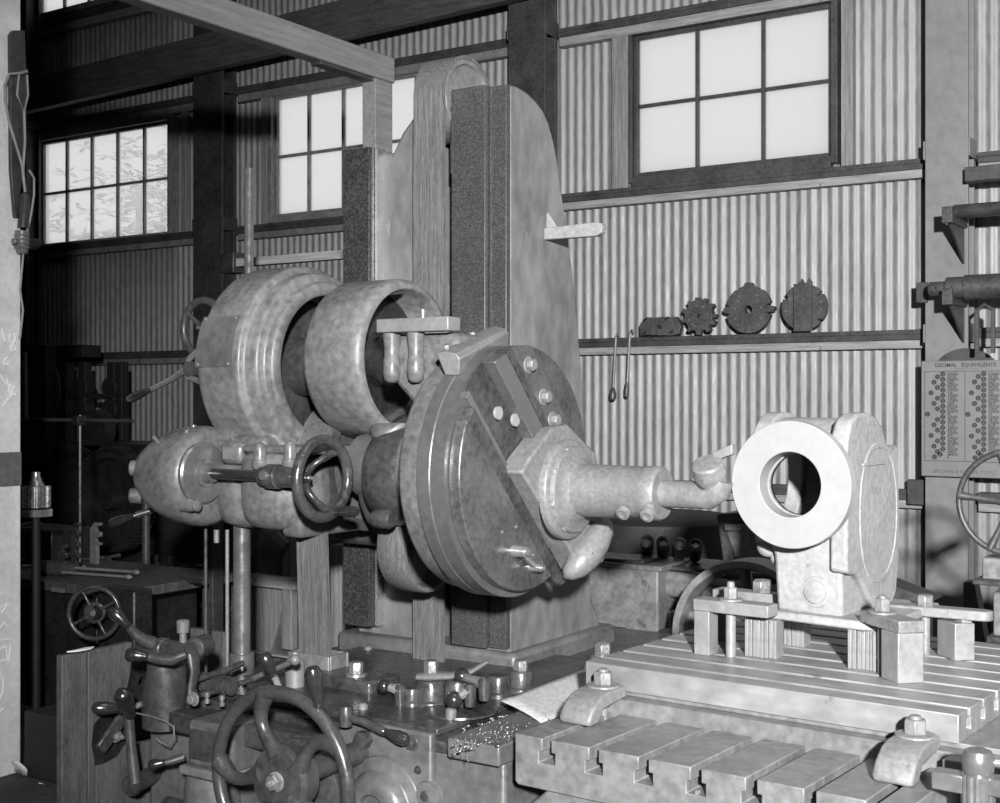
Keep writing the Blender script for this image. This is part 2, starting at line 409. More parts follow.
# ------------------------------------------------------------------ outside: a tree beyond the far left window
def tree(root_name, label, x, y, h, spread, n, seed):
    rnd = random.Random(seed)
    t = thing(root_name, label, 'tree', (x, y, 0))
    tr = MB().tube([(x,y,0),(x+.1,y,h*.35),(x-.05,y,h*.62)], [.16,.12,.07], 8)
    for i in range(7):
        a = rnd.random()*2*PI; tr.tube([(x,y,h*.4),(x+math.cos(a)*spread*.4,y+math.sin(a)*spread*.3,h*.68),(x+math.cos(a)*spread*.7,y+math.sin(a)*spread*.5,h*(.7+.25*rnd.random()))],[.05,.035,.012],6)
    tr.build('trunk', 'leaf', t)
    lf = MB()
    for c in range(n):
        cx, cy, cz = x+rnd.gauss(0, spread*.42), y+rnd.gauss(0, spread*.3), h*.72+rnd.gauss(0, h*.13)
        for k in range(7):
            a = rnd.random()*2*PI; L = .16+.12*rnd.random(); dz = rnd.uniform(-.35, .3)
            dd = V(math.cos(a), math.sin(a), dz).normalized(); sd = dd.cross(Z).normalized()*.035
            p = V(cx, cy, cz); q = [lf.v(v) for v in (p, p+dd*L*.5+sd, p+dd*L, p+dd*L*.5-sd)]; lf.f(q)
    lf.build('leaves', 'leaf', t, recalc=False)
tree('garden_tree', 'leafy tree outside seen through the right panes of the far left window', -13.2, 11.6, 5.3, 1.1, 230, 3)
tree('garden_tree', 'low shrubby tree outside seen through the lower left panes of the far left window', -15.3, 11.9, 4.6, 1.3, 200, 5)
# ------------------------------------------------------------------ shelf of milling cutters on the girt
SY = 7.895; SZ = 2.0605
def outline(pts): return [(aY(px, py, SY).x, aY(px, py, SY).z) for px, py in pts]
def disc_cutter(name, label, cx, cz, r, teeth, tw, th, depth, hole, pins, skip=None):
    t = thing(name, label, 'milling cutter', (cx, SY, SZ), 'milling cutters on the shelf')
    poly = []
    n = 96
    for i in range(n):
        a = 2*PI*i/n; rr = r
        for ta_, w_, h_ in teeth:
            dlt = (a-ta_+PI) % (2*PI)-PI
            if abs(dlt) < w_: rr = r+h_
        poly.append((cx+math.cos(a)*rr, cz+math.sin(a)*rr))
    mb = MB()
    # body with a real centre hole: two rings of vertices
    hn = [(cx+math.cos(2*PI*i/n)*hole, cz+math.sin(2*PI*i/n)*hole) for i in range(n)]
    mb.rings([[V(p[0], SY-depth, p[1]) for p in hn], [V(p[0], SY-depth, p[1]) for p in poly], [V(p[0], SY, p[1]) for p in poly], [V(p[0], SY, p[1]) for p in hn]], closed=True)
    mb.build('body', 'cutter', t, bevel=.002)
    for (a, q) in pins:
        x, z = cx+math.cos(a)*q*r, cz+math.sin(a)*q*r
        MB().cyl((x, SY-depth-.004, z), (x, SY-depth+.01, z), .007, seg=10).build('pin', 'bright_steel', t)
    return t
def rads(*d): return [math.radians(x) for x in d]
m_ = lambda px, py: aY(px, py, SY)
# the flat sided one with a hole, leftmost
pl = outline([(px_+3, py_) for px_, py_ in [(640,335),(640,325),(644,319),(648,317.5),(655,318),(664,317),(668,317.5),(676,317),(679,322),(681,327),(679,334),(672,336)]])
c = m_(662, 328); cx, cz = c.x, c.z
t = thing('face_cutter', 'low flat topped dark cutter with a small round hole, leftmost on the shelf', 'milling cutter', (cx, SY, SZ), 'milling cutters on the shelf')
P = [V(x, SY, max(z, SZ)) for x, z in pl]; ctr = V(cx, SY, cz)
H = [ctr+V(math.cos(math.atan2(p.z-cz, p.x-cx)), 0, math.sin(math.atan2(p.z-cz, p.x-cx)))*.018 for p in P]
off = V(0, -.05, 0)
MB().rings([[h+off for h in H], [p+off for p in P], P, H], closed=True).build('body', 'cutter', t, bevel=.002)
for px, py in ((646,320),(667,319),(672,332),(645,333)):
    q = m_(px+3, py); MB().obox((q.x, SY-.052, q.z), X+Z*.6, Y, Z, .03, .016, .014).build('blade', 'black_iron', t)
c = m_(702, 318)
r = .098
disc_cutter('gear_cutter', 'round toothed cutter with a raised hub between the flat one and the largest', c.x, SZ+r+.024, r,
    [(math.radians(a), .11, .026) for a in (0, 35, 68, 96, 128, 160, 195, 232, 268, 305, 335)], 0, 0, .06, .012, [(math.radians(a), .7) for a in (10, 60, 100, 200, 230, 250)])
c = m_(751, 311); r = .154
disc_cutter('slot_cutter', 'largest round dark cutter with an open centre hole, third along the shelf', c.x, SZ+r, r,
    [(math.radians(90), .17, .02), (math.radians(0), .07, .022), (math.radians(180), .07, .018), (math.radians(168), .05, -.03), (math.radians(12), .05, -.03), (math.radians(192), .05, -.03), (math.radians(-12), .05, -.03), (math.radians(60),.03,-.015),(math.radians(120),.03,-.015)], 0, 0, .05, .026,
    [(math.radians(a), q) for a, q in ((125,.7),(140,.55),(55,.7),(40,.55),(215,.7),(235,.8),(-35,.7),(-55,.8),(175,.6),(5,.6))])
c = m_(806, 311); r = .146
t = disc_cutter('split_cutter', 'round dark cutter with a toothed upright band across it, rightmost on the shelf', c.x, SZ+r+.008, r,
    [(math.radians(150), .12, -.03), (math.radians(38), .05, -.04), (math.radians(-40), .05, -.03)], 0, 0, .045, .01, [(math.radians(a), q) for a, q in ((60,.75),(15,.8),(-10,.8),(150,.75),(190,.8),(-110,.5))])
w = .055; band = [(c.x-w, SZ+.002), (c.x+w*1.1, SZ+.002)]
tops = [(c.x+w*1.1, SZ+.31), (c.x+w*.8, SZ+.332), (c.x+w*.5, SZ+.302), (c.x+w*.2, SZ+.306), (c.x-w*.05, SZ+.332), (c.x-w*.3, SZ+.298), (c.x-w, SZ+.302)]
MB().prism(band+tops, (0, SY-.075, 0), X, Z, Y, .03).build('toothed_band', 'cutter', t, bevel=.002)
# two long tools hanging from the shelf edge
def hang(label, px, ytop, ybot, hpx, hh, name, m2):
    y = WY-.115
    a = aY(px, ytop, y); b = aY(px-3, ybot, y)
    t = thing(name, label, 'tool', b, 'long tools hung on the shelf edge')
    MB().tube([a, (a+b)/2, b], .0095, 8).build('shank', 'tool_iron', t)
    hd = MB().lathe(b+V(0,0,hh*.5), V(-.05,0,-1), [(-.01,.012),(.02,hpx*.8),(hh*.5,hpx),(hh,hpx*.9),(hh+.01,hpx*.4)], 14)
    hd.build('head', m2, t)
    MB().tube([a+V(0,0,-.02), a+V(0,.0,.02), a+V(0,.03,.03), a+V(0,.05,.005)], .006, 8).build('hook', 'tool_iron', t)
hang('long thin rod tool with a square dark head hung left on the shelf', 616, 338, 394, .026, .07, 'rod_wrench', 'dark_iron')
hang('long thin socket tool with a slim head hung right on the shelf', 630, 334, 390, .018, .085, 'socket_wrench', 'cutter')
# ------------------------------------------------------------------ bar rack on the right post and its bars
def bracket(pxa, pya, label, Ytip):
    base = aY(pxa, pya, 7.75); zt = base.z
    t = thing('bar_bracket', label, 'bracket', (PX[1], 7.75, zt-.3), 'bar brackets on the right post')
    x = PX[1]-.05
    MB().bx(x, x+.05, Ytip, 7.752, zt-.035, zt).build('arm', 'dark_iron', t, bevel=.003)
    MB().prism([(7.755, zt-.24), (7.755, zt-.03), (Ytip+.02, zt-.03)], (x+.018,0,0), Y, Z, X, .014).build('gusset', 'dark_iron', t, bevel=.002)
    MB().bx(x-.004, x+.054, Ytip-.03, Ytip, zt-.04, zt+.05).build('lip', 'dark_iron', t, bevel=.003)
bracket(972, 222, 'upper dark triangular bracket holding a round bar on the grey post', 7.42)
bracket(972, 301, 'lower dark triangular bracket holding the thick stepped bar on the grey post', 7.42)
yb = 7.55
a = aY(953, 212, yb)
o = MB().lathe((a.x, yb, a.z), X, [(0,.035),(.012,.04),(1.9,.04)], 20).build('boring_bar', 'dark_iron'); tag(o, 'plain round steel bar lying on the upper bracket', 'bar', 'spare bars on the post brackets')
a = aY(929, 289, yb)
t = thing('boring_bar', 'thick stepped steel bar lying on the lower bracket above the chart', 'bar', (a.x, yb, a.z-.06), 'spare bars on the post brackets')
MB().lathe((a.x, yb, a.z), X, [(0,.032),(.006,.04),(.1,.04),(.1,.062),(.2,.062),(.2,.07),(1.9,.07)], 24).build('shaft', 'dark_iron', t, bevel=.002)
MB().cyl((a.x+.05, yb-.042, a.z), (a.x+.05, yb-.03, a.z), .009, seg=10).build('cross_hole', 'black_iron', t)
a = aY(966, 176, 7.7)
o = MB().bx(a.x, a.x+1.8, 7.66, 7.74, a.z-.04, a.z+.045).build('steel_bar', 'girt_dark', bevel=.005); tag(o, 'dark square bar fixed across the right edge above the round bars', 'bar')
mb = MB()
a = aY(975, 305, 7.5); x = a.x
t = thing('lifting_strap', 'pair of narrow dark straps hanging below the thick stepped bar', 'strap', (x+.05, 7.5, a.z-.33))
for dx in (0, .085): MB().bx(x+dx, x+dx+.022, 7.49, 7.515, a.z-.27, a.z-.02).build('strap', 'girt_dark', t, bevel=.003)
MB().tube([(x+.011,7.5,a.z-.03),(x+.05,7.5,a.z+.0),(x+.096,7.5,a.z-.03)], .012, 8).build('ring', 'dark_iron', t)
# square bracket on the left of the post
a = aY(917, 291, 7.74)
o = MB().bx(a.x-.005, PX[0]+.02, 7.735, 7.76, a.z-.07, a.z+.05).build('post_clip', 'girt_dark', bevel=.004); tag(o, 'small dark clip plate on the left edge of the grey post', 'clip')
# ------------------------------------------------------------------ decimal chart
cy = 7.70
c0, c1 = aY(921, 361, cy), aY(919, 476, cy)
W = .50; ct = c0.z; cb = c1.z; H_ = ct-cb; x0 = c0.x
t = thing('decimal_chart', 'printed wall chart of decimal equivalents hung on the grey post', 'chart', (x0+W/2, cy, cb))
MB().bx(x0, x0+W, cy, cy+.012, cb, ct).build('board', 'chart_board', t, bevel=.006)
arch = [(x0+.05, ct-.004)]+[(x0+.25+math.cos(PI-PI*i/12)*.16, ct-.004+math.sin(PI*i/12)**1.6*.075) for i in range(13)]+[(x0+.45, ct-.004)]
MB().prism(arch, (0, cy+.014, 0), X, Z, Y, .012).build('hanger_arch', 'girt_dark', t, bevel=.002)
def TM(x, z): return Matrix.Translation((x, cy-.0006, z)) @ Matrix.Rotation(PI/2, 4, 'X')
text_mesh('DECIMAL   EQUIVALENTS', .03, 'ink', 'heading', t, TM(x0+W/2, ct-.036), 'CENTER', bold=.0006)
text_mesh('BROWN & SHARPE TOOLS', .03, 'ink_faint', 'footer', t, TM(x0+W/2, cb+.022), 'CENTER')
text_mesh('OF PARTS OF AN INCH', .012, 'ink_faint', 'subheading', t, TM(x0+W/2, ct-.052), 'CENTER')
rows = 32; top = ct-.078; rowh = (H_-.078-.115)/31
mb = MB()
for sx in (.02, .248, .478): mb.bx(x0+sx, x0+sx+.003, cy-.0008, cy, cb+.09, ct-.062)
for z in (ct-.064, cb+.09): mb.bx(x0+.02, x0+.481, cy-.0008, cy, z, z+.003)
mb.build('ruled_lines', 'ink', t)
def frac(n, d):
    while n % 2 == 0 and d > 1: n //= 2; d //= 2
    return n, d
dots = MB(); fr = []
for cI in (0, 1):
    xb = x0+.02+.228*cI; lines = []
    for i in range(1, 33):
        k = i+32*cI; z = top-(i-1)*rowh
        if i % 2: ox = .105
        elif i % 4: ox = .075
        elif i % 8: ox = .055
        elif i % 16: ox = .038
        elif i % 32: ox = .018
        else: ox = .058
        if i == 31: ox = .09
        dots.lathe((xb+ox, cy-.0012, z), Y, [(0, .0148), (.002, .0148)], 16)
        n, dd = frac(k, 64)
        s = ('%.6f' % (k/64)).rstrip('0'); s = s[1:] if s.startswith('0') else '1'
        lines.append(s if s != '1.' else '1')
        fr.append((n, dd, Matrix.Translation((xb+ox, cy-.0018, z+.0015)) @ Matrix.Rotation(PI/2, 4, 'X')))
    text_mesh('\n'.join(lines), rowh*1.25, 'ink', 'decimals', t, TM(xb+.128, top-.42*rowh), 'LEFT', line=.8, bold=.0006)
dots.build('fraction_dots', 'ink', t)
fm = MB()
for n, dd, mx in fr:
    text_into(fm, '%d\n%d' % (n, dd), .0105, mx, 'CENTER', .9)
fm.build('fractions', 'chart_board', t)
# ================================================================== HORIZONTAL BORING MACHINE
BM = thing('horizontal_boring_machine', 'large grey horizontal boring machine with tall column, two drums and a slotted round faceplate', 'machine', (-2.9, 3.9, 0))
def grip(mb, p0, p1, r):
    p0, p1 = Vector(p0), Vector(p1); L = (p1-p0).length
    return mb.lathe(p0, p1-p0, [(0,r*.45),(L*.06,r*.62),(L*.1,r*.5),(L*.3,r*.72),(L*.6,r),(L*.82,r*.98),(L*.94,r*.7),(L,0)], 16)
def hexbolt(root, p, ax, r, h, m='tool_iron', name='bolt', washer=True, stud=0.):
    p = Vector(p); ax = Vector(ax).normalized(); mb = MB(); t = 0
    if washer: mb.lathe(p, ax, [(0,r*1.45),(h*.22,r*1.4),(h*.24,r*.8)], 20); t = h*.24
    mb.hexnut(p+ax*t, ax, r, h)
    if stud: mb.lathe(p+ax*(t+h*.9), ax, [(0,r*.52),(stud,r*.52),(stud+.004,r*.4)], 14)
    return mb.build(name, m, root, bevel=.0012)
def handwheel(root, name, c, ax, R, rr, n, m, a0=0., hub=.25, hp=1., bend=.0, dish=.0, spr=None, lab=None, flat=1.):
    c = Vector(c); ax = Vector(ax).normalized(); side = (X if abs(ax.x) < .9 else Y); side = side - ax*side.dot(ax); side.normalize(); up = ax.cross(side)
    mb = MB(); mb.tube(arcpts(c, side, up, R, 0, 2*PI, 64)[:-1], rr, 12, closed=True)
    spr = spr or rr*.8
    for i in range(n):
        a = a0+2*PI*i/n; pts = []; rad = []
        for k in range(9):
            t = k/8; q = hub*R*.8+(R*.985-hub*R*.8)*t; aa = a+bend*math.sin(PI*t*.9)*(1-t*.35)
            pts.append(c+side*math.cos(aa)*q+up*math.sin(aa)*q-ax*dish*(1-t*t)); rad.append(spr*(1.15-.45*math.sin(PI*t)) if True else spr)
        mb.tube(pts, rad, 10)
    hc_ = c-ax*dish
    mb.lathe(hc_-ax*R*.12, ax, [(0,hub*R),(R*.16*hp,hub*R),(R*.2*hp,hub*R*.85),(R*.2*hp,hub*R*.45),(R*.3*hp,hub*R*.42),(R*.3*hp,0)], 30)
    o = mb.build(name, m, root)
    hexb = MB().hexnut(hc_+ax*R*(.3*hp-.12), ax, hub*R*.3, R*.12); hexb.build('hub_nut', 'bright_steel', o)
    return o, c, side, up
def lever(root, pts, r, gp, gr, name='lever', m='tool_iron', gm='handle_steel'):
    o = MB().tube(pts, r, 10).build(name, m, root)
    g = MB(); grip(g, pts[-1] if isinstance(pts[-1], Vector) else Vector(pts[-1]), gp, gr); g.build('grip', gm, o)
    MB().ball(pts[-1], gr*.62, 12).build('collar', m, o)
    return o
# ---- base
FY = 3.1; BT = .635
mb = MB().bx(-3.5, -2.02, FY, 5.1, 0, BT-.03).bx(-3.52, -2.01, FY-.02, 5.12, 0, .12)
mb.build('base', 'base_paint', BM, bevel=.012)
MB().bx(-3.45, -2.03, FY-.012, 5.05, BT-.035, BT).build('base_top', 'oily_iron', BM, bevel=.006)
MB().bx(-3.3, -2.28, FY+.03, 4.3, BT, BT+.022).build('slide_plate', 'oily_iron', BM, bevel=.006)
a = aY(449, 737, FY-.05); b = aY(449, 757, FY-.05)
MB().bx(a.x, -2.0, FY-.06, 3.6, b.z, a.z).build('side_ledge', 'base_paint', BM, bevel=.006)
# front cover with domed gear case
a = aY(338, 722, FY-.03); b = aY(431, 741, FY-.03)
cov = MB().bx(a.x, b.x, FY-.03, FY, .1, b.z+.02).build('front_cover', 'base_paint', BM, bevel=.008)
c = aY(385, 806, FY-.03)
MB().lathe((c.x, FY-.025, c.z), -Y, [(0,.155),(.02,.15),(.035,.115),(.06,.105),(.075,.085),(.075,.05),(.05,.045),(.05,0)], 40).build('gear_case', 'base_paint', cov, bevel=.003)
for px, py, r in ((412,743,.022),(428,795,.024),(373,770,.013),(350,785,.02),(418,770,.012)):
    p = aY(px, py, FY-.03); hexbolt(cov, (p.x, FY-.03, p.z), -Y, r*.75, r*.7, 'dark_iron')
p = aY(428, 797, FY-.03); MB().lathe((p.x, FY-.03, p.z), -Y, [(-.01,.05),(.012,.045),(.018,.03)], 24).build('bolt_boss', 'base_paint', cov)
p = aY(362, 740, FY-.05); MB().lathe((p.x, FY-.03, p.z), -Y, [(0,.028),(.03,.028),(.034,.018)], 6).build('square_boss', 'dark_iron', cov)
p = aY(384, 770, FY-.05); MB().bx(p.x-.1, p.x+.02, FY-.045, FY-.028, p.z+.0, p.z+.008).build('slot_rib', 'dark_iron', cov)
# crank lever lying along the cover
p0 = aY(346, 716, FY-.1); p1 = aY(383, 731, FY-.1); p2 = aY(409, 741, FY-.1)
lv = lever(BM, [p0, (p0+p1)/2+Z*.004, p1], .013, p2, .02, 'cover_lever', 'oily_iron')
MB().lathe(p0+Z*-.03, Z, [(0,.02),(.05,.022),(.06,.018)], 16).build('pivot', 'oily_iron', lv)
# small fasteners on top of the base (image place -> base top)
TP = BT+.022
def onbase(px, py, z=TP): return aZ(px, py, z)
for px, py, r, h in ((363,716,.02,.035),(346,717,.016,.03),(451,726,.022,.05),(368,655,.02,.03)):
    p = onbase(px, py, BT); MB().lathe(p, Z, [(0,r*1.3),(h*.3,r*1.3),(h*.32,r*.8),(h,r*.8),(h+.006,r*.5)], 18).build('stud', 'tool_iron', BM)
# clamping bosses and nuts in front of the column
def boss(px, py, r, h, nut=0., m='oily_iron'):
    p = onbase(px, py); MB().lathe(p, Z, [(0,r*1.25),(.012,r*1.2),(.018,r),(h*.9,r*.96),(h,r*.85),(h,0)], 28).build('clamp_boss', m, BM)
    if nut: hexbolt(BM, p+Z*h, Z, nut, nut*1.35, 'bright_steel', 'nut', False)
    return p
boss(431, 704, .047, .08, .0); boss(498, 696, .038, .07, .0); boss(521, 691, .042, .07, .026); boss(412, 705, .026, .055); boss(457, 706, .04, .085)
MB().lathe(onbase(460, 711), Z, [(0,.12),(.006,.118),(.009,.09)], 36).build('round_plate', 'oily_iron', BM)
p = aZ(356, 676, TP+.04); MB().bx(p.x-.2, p.x+.1, p.y-.05, p.y+.12, TP-.01, TP+.04).build('column_foot_rail', 'oily_iron', BM, bevel=.012); hexbolt(BM, p, Z, .025, .04, 'bright_steel', 'nut', True)
# curled clamp strap under the central nut
p = onbase(431, 704)+Z*.08
MB().tube([p+V(-.04,-.02,.008), p+V(0,0,.012), p+V(.06,.03,.014), p+V(.12,.06,.03), p+V(.16,.09,.06)], [.03,.044,.034,.026,.02], 14, flat=.35).build('clamp_strap', 'tool_iron', BM); hexbolt(BM, p+Z*.02, Z, .024, .042, 'bright_steel', 'nut', False)
# ball ended clamp levers
for (px, py, zz), (qx, qy, z2), r_ in (((484,684,.1),(462,676,.1),.026), ((470,690,.09),(454,700,.06),.027), ((400,690,.05),(384,686,.06),.022)):
    a = aZ(px, py, TP+zz); b = aZ(qx, qy, TP+z2)
    o = MB().tube([a, (a+b)/2, b], [.02,.014,.012], 8).build('clamp_lever', 'tool_iron', BM)
    MB().ball(b, r_, 16).build('ball', 'handle_steel', o)
    MB().lathe(a-Z*min(zz,.05), Z, [(0,.016),(.03,.018),(.06,.02),(.068,.012),(.068,0)], 16).build('pivot', 'oily_iron', o)
p = onbase(481, 699); MB().bx(p.x-.03, p.x+.03, p.y-.03, p.y+.03, TP, TP+.05).build('stop_block', 'oily_iron', BM, bevel=.004)
# ---- column
CX0, CX1 = -3.37, -2.603
prof = [(4.03, .62)]
for px, py in ((510,84),(517,86),(526,91),(535,99),(543,109),(549,122),(554,140),(558,160),(562,190),(568,230),(573,270),(578,320),(582,370),(586,440),(589,520),(592,600)):
    p = aX(px, py, CX1); prof.append((max(p.y, 4.03), p.z))
yb = prof[-1][0]; prof += [(yb+.05, .75), (yb+.1, .62)]
colm = MB().prism(prof, (-2.838, 0, 0), Y, Z, X, CX1+2.838).build('column', 'column_paint', BM, bevel=.012, ang=50)
zt = aY(417, 112, 4.06).z; zl = aY(378, 150, 4.06).z
pl = [(-3.36, .62), (-2.99, .62), (-2.99, zt), (-3.03, zt), (-3.08, zt-.02), (-3.13, zt-.07), (-3.18, zt-.15), (-3.215, zl-.01), (-3.36, zl-.02)]
MB().prism(pl, (0, 4.06, 0), X, Z, Y, .42).build('column_panel', 'column_paint', BM, bevel=.015)
MB().bx(-3.0, -2.83, 4.36, 4.5, .62, 2.55).build('column_web', 'dark_iron', BM, bevel=.01)
MB().bx(-3.42, -2.56, 4.0, yb+.13, .615, .705).build('column_foot', 'base_paint', BM, bevel=.02)
zr = aY(470, 89, 4.0).z; zL = aY(358, 149, 4.0).z
MB().bx(-2.838, -2.684, 3.985, 4.05, .715, zr+.004).build('guide_way', 'scraped_way', BM, bevel=.003)
MB().bx(-2.682, -2.606, 4.01, 4.05, .715, zr-.0).build('guide_strip', 'scraped_way', BM, bevel=.003)
MB().bx(-3.37, -3.236, 3.985, 4.07, .74, zL).build('guide_way', 'scraped_dark', BM, bevel=.003)
MB().bx(-3.234, -3.222, 4.02, 4.07, .74, zL-.0).build('way_highlight', 'bright_steel', BM)  # thin bright strip standing in for the highlight beside the way
a = aX(547, 230, CX1)
lv = MB()
L_ = (aY(605, 226, a.y).x-CX1)
lv.prism([(0,-.03),(L_-.02,-.03),(L_,-.018),(L_+.006,0),(L_,.016),(L_-.03,.022),(0,.016)], (CX1-.005, a.y-.02, a.z-.01), X, Z, Y, .035)
lv.prism([(0,0),(.05,0),(.01,.06),(0,.06)], (CX1, a.y-.01, a.z+.005), X, Z, Y, .012)
lv.build('stop_arm', 'wood_pale', BM, bevel=.004)
# ---- top pulley and the long belt
PZ = aY(472, 57, 4.1).z-.165; PYc = 4.1; r_ = .155
MB().lathe((-2.965, PYc, PZ), X, [(0,r_-.02),(0,r_),(.13,r_),(.13,r_-.018),(.12,r_-.022),(.12,.04),(.145,.038),(.145,0)], 56).build('top_pulley', 'table_iron', BM, bevel=.002)
def belt(name, loopYZ, x0, x1, th=.012):
    # loop of (y,z,ny,nz) points
    mb = MB(); R = []
    nx = 8
    for (y, z, ny, nz) in loopYZ:
        R.append([V(x0, y, z), V(x1, y, z), V(x1, y+ny*th, z+nz*th)]+[V(x1+(x0-x1)*k/nx, y+ny*(th-(.0015 if k % 2 else 0)), z+nz*(th-(.0015 if k % 2 else 0))) for k in range(1, nx)]+[V(x0, y+ny*th, z+nz*th)])
    mb.rings(R, closed=True)
    return mb.build(name, 'belt', BM, ang=60)
def loop(c1, r1, c2, r2, n=28):
    L = []
    for i in range(n+1): a = PI-PI*i/n; L.append((c1[0]+math.cos(a)*r1, c1[1]+math.sin(a)*r1, math.cos(a), math.sin(a)))
    for i in range(n+1): a = -PI*i/n; L.append((c2[0]+math.cos(a)*r2, c2[1]+math.sin(a)*r2, math.cos(a), math.sin(a)))
    return L
belt('long_belt', loop((PYc, PZ), r_+.001, (PYc-.02, .5), .14), -2.975, -2.835, .014)
MB().bx(-2.838, -2.832, 3.98, 4.12, PZ-.3, PZ-.05).build('belt_guard', 'dark_iron', BM)
# ---- headstock
SPY, SPZ = 3.55, 1.41
MB().bx(-3.33, -2.62, 3.86, 3.984, 1.08, 1.66).build('saddle', 'dark_iron', BM, bevel=.02)
DY, DZ = 3.66, 1.785
# right drum
o = MB().lathe((0, DY, DZ), X, [(-3.05,.2),(-3.05,.262),(-3.042,.275),(-3.02,.284),(-2.83,.285),(-2.81,.282),(-2.796,.274),(-2.79,.262),(-2.79,.25),(-2.8,.242),(-2.96,.238),(-3.0,.2)], 72, closed=True).build('drum', 'painted_iron', BM, ang=50)
MB().lathe((-2.98, DY, DZ), X, [(0,.238),(.05,.238),(.06,.2),(.06,.1),(.1,.095),(.1,0)], 48).build('drum_core', 'black_iron', o)
MB().bx(-3.3, -2.95, DY+.2, 3.99, DZ-.2, DZ+.1).build('drum_back', 'black_iron', o)
# left stepped drum
AZ_ = DZ-.022
o = MB().lathe((0, DY, AZ_), X, [(-3.475,.2),(-3.475,.345),(-3.468,.362),(-3.455,.372),(-3.44,.375),(-3.272,.375),(-3.262,.373),(-3.256,.366),(-3.252,.353),(-3.245,.349),(-3.215,.348),(-3.2,.343),(-3.195,.335),(-3.192,.318),(-3.182,.312),(-3.165,.311),(-3.157,.306),(-3.153,.296),(-3.153,.27),(-3.158,.262),(-3.3,.255)], 84, closed=True).build('drum', 'painted_iron', BM, ang=60)
MB().lathe((-3.34, DY, AZ_), X, [(0,.26),(.04,.26),(.05,.11),(.26,.105),(.268,.1),(.27,.09),(.265,.07),(.265,0)], 48).build('drum_core', 'dark_iron', o, ang=30)
ft = MB(); R = []
for z, y0_, x0_, x1_ in ((AZ_-.24, DY-.27, -3.46, -3.2), (AZ_-.31, DY-.2, -3.44, -3.17), (AZ_-.37, DY-.17, -3.42, -3.13), (AZ_-.42, DY-.165, -3.42, -3.11), (AZ_-.44, DY-.16, -3.42, -3.11)):
    R.append([V(x0_, y0_, z), V(x1_, y0_, z), V(x1_, DY+.2, z), V(x0_, DY+.2, z)])
ft.rings(R).build('drum_foot', 'painted_iron', o, bevel=.02)
# riveted plate bent round the left drum
pm = MB(); R = []
for i in range(13):
    a = math.radians(181-i*2.4)
    e = V(0, math.cos(a), math.sin(a)); cc = V(0, DY, AZ_)
    R.append([cc+e*.3735+X*-3.465, cc+e*.3735+X*-3.285, cc+e*.3785+X*-3.285, cc+e*.3785+X*-3.465])
pm.rings(R).build('riveted_plate', 'base_paint', o, ang=30)
for aa, xx in ((179.5,-3.45),(179.5,-3.30),(154,-3.45),(154,-3.30)):
    a = math.radians(aa); MB().ball((xx, DY+math.cos(a)*.379, AZ_+math.sin(a)*.379), .006, 8).build('rivet', 'tool_iron', o)
# belt pulley between the drums, its belt running down into the base
QY, QZ, QR = 3.72, 1.40, .235
MB().lathe((-3.172, QY, QZ), X, [(0,.2),(0,QR),(.005,QR+.008),(.01,QR),(.15,QR),(.155,QR+.008),(.16,QR-.002),(.16,QR-.03),(.14,QR-.034),(.14,.07),(.165,.07),(.165,0)], 60).build('belt_pulley', 'dark_iron', BM, bevel=.0015)
pts = [(QY-QR-.001, .66, -1, 0), (QY-QR-.001, 1.0, -1, 0)]
for i in range(25):
    a = PI-math.radians(265)*i/24; pts.append((QY+math.cos(a)*(QR+.001), QZ+math.sin(a)*(QR+.001), math.cos(a), math.sin(a)))
def strip(name, loopYZ, x0, x1, th, sk=0.):
    mb = MB(); R = []; nx = 10
    for (y, z, ny, nz) in loopYZ:
        k_ = sk*max(0, (1.4-z))
        R.append([V(x0+k_, y, z), V(x1+k_, y, z)]+[V(x1+k_+(x0-x1)*k/nx, y+ny*(th-(.0025 if k % 2 else 0)), z+nz*(th-(.0025 if k % 2 else 0))) for k in range(0, nx+1)])
    return mb.rings(R).build(name, 'belt', BM, ang=60)
strip('drive_belt', pts, -3.162, -3.022, .012, .035)
mb = MB(); bx0, bx1, by0 = -3.16, -2.97, QY-QR-.05
for (x0,x1,y0,y1) in ((bx0,bx1,by0,by0+.012),(bx0,bx1,by0+.1,by0+.112),(bx0,bx0+.012,by0+.012,by0+.1),(bx1-.012,bx1,by0+.012,by0+.1)): mb.bx(x0,x1,y0,y1,BT,.745)
mb.build('belt_box', 'table_iron', BM, bevel=.004)
# dark flange and bearing bracket hanging under the right drum
MB().lathe((-2.9, 3.75, 1.365), X, [(0,.06),(0,.245),(.02,.252),(.05,.25),(.055,.23),(.04,.21),(.04,.06)], 56).build('clutch_disc', 'dark_iron', BM, ang=30)
mb = MB().lathe((0, SPY+.03, SPZ-.03), X, [(-2.82,.1),(-2.82,.15),(-2.805,.168),(-2.76,.178),(-2.70,.176),(-2.66,.165),(-2.645,.155),(-2.635,.1)], 48)
mb.build('bearing_bracket', 'oily_iron', BM, ang=50)
nk = MB(); R = []
for z, hx, hy in ((SPZ-.03,.085,.17),(SPZ+.03,.075,.15),(SPZ+.07,.07,.135),(SPZ+.1,.085,.15),(SPZ+.125,.1,.15),(SPZ+.15,.11,.13)):
    R.append([V(-2.78+math.cos(2*PI*i/28)*hx, SPY+.07+math.sin(2*PI*i/28)*hy, z) for i in range(28)])
nk.rings(R).build('bracket_neck', 'base_paint', BM, ang=60)
MB().ann((0, SPY, SPZ), X, -2.645, -2.6, .12, .16).build('bearing_ring', 'bright_steel', BM, bevel=.003)
MB().cyl((-2.9, SPY, SPZ), (-2.4, SPY, SPZ), .11, seg=40).build('spindle', 'machined', BM)
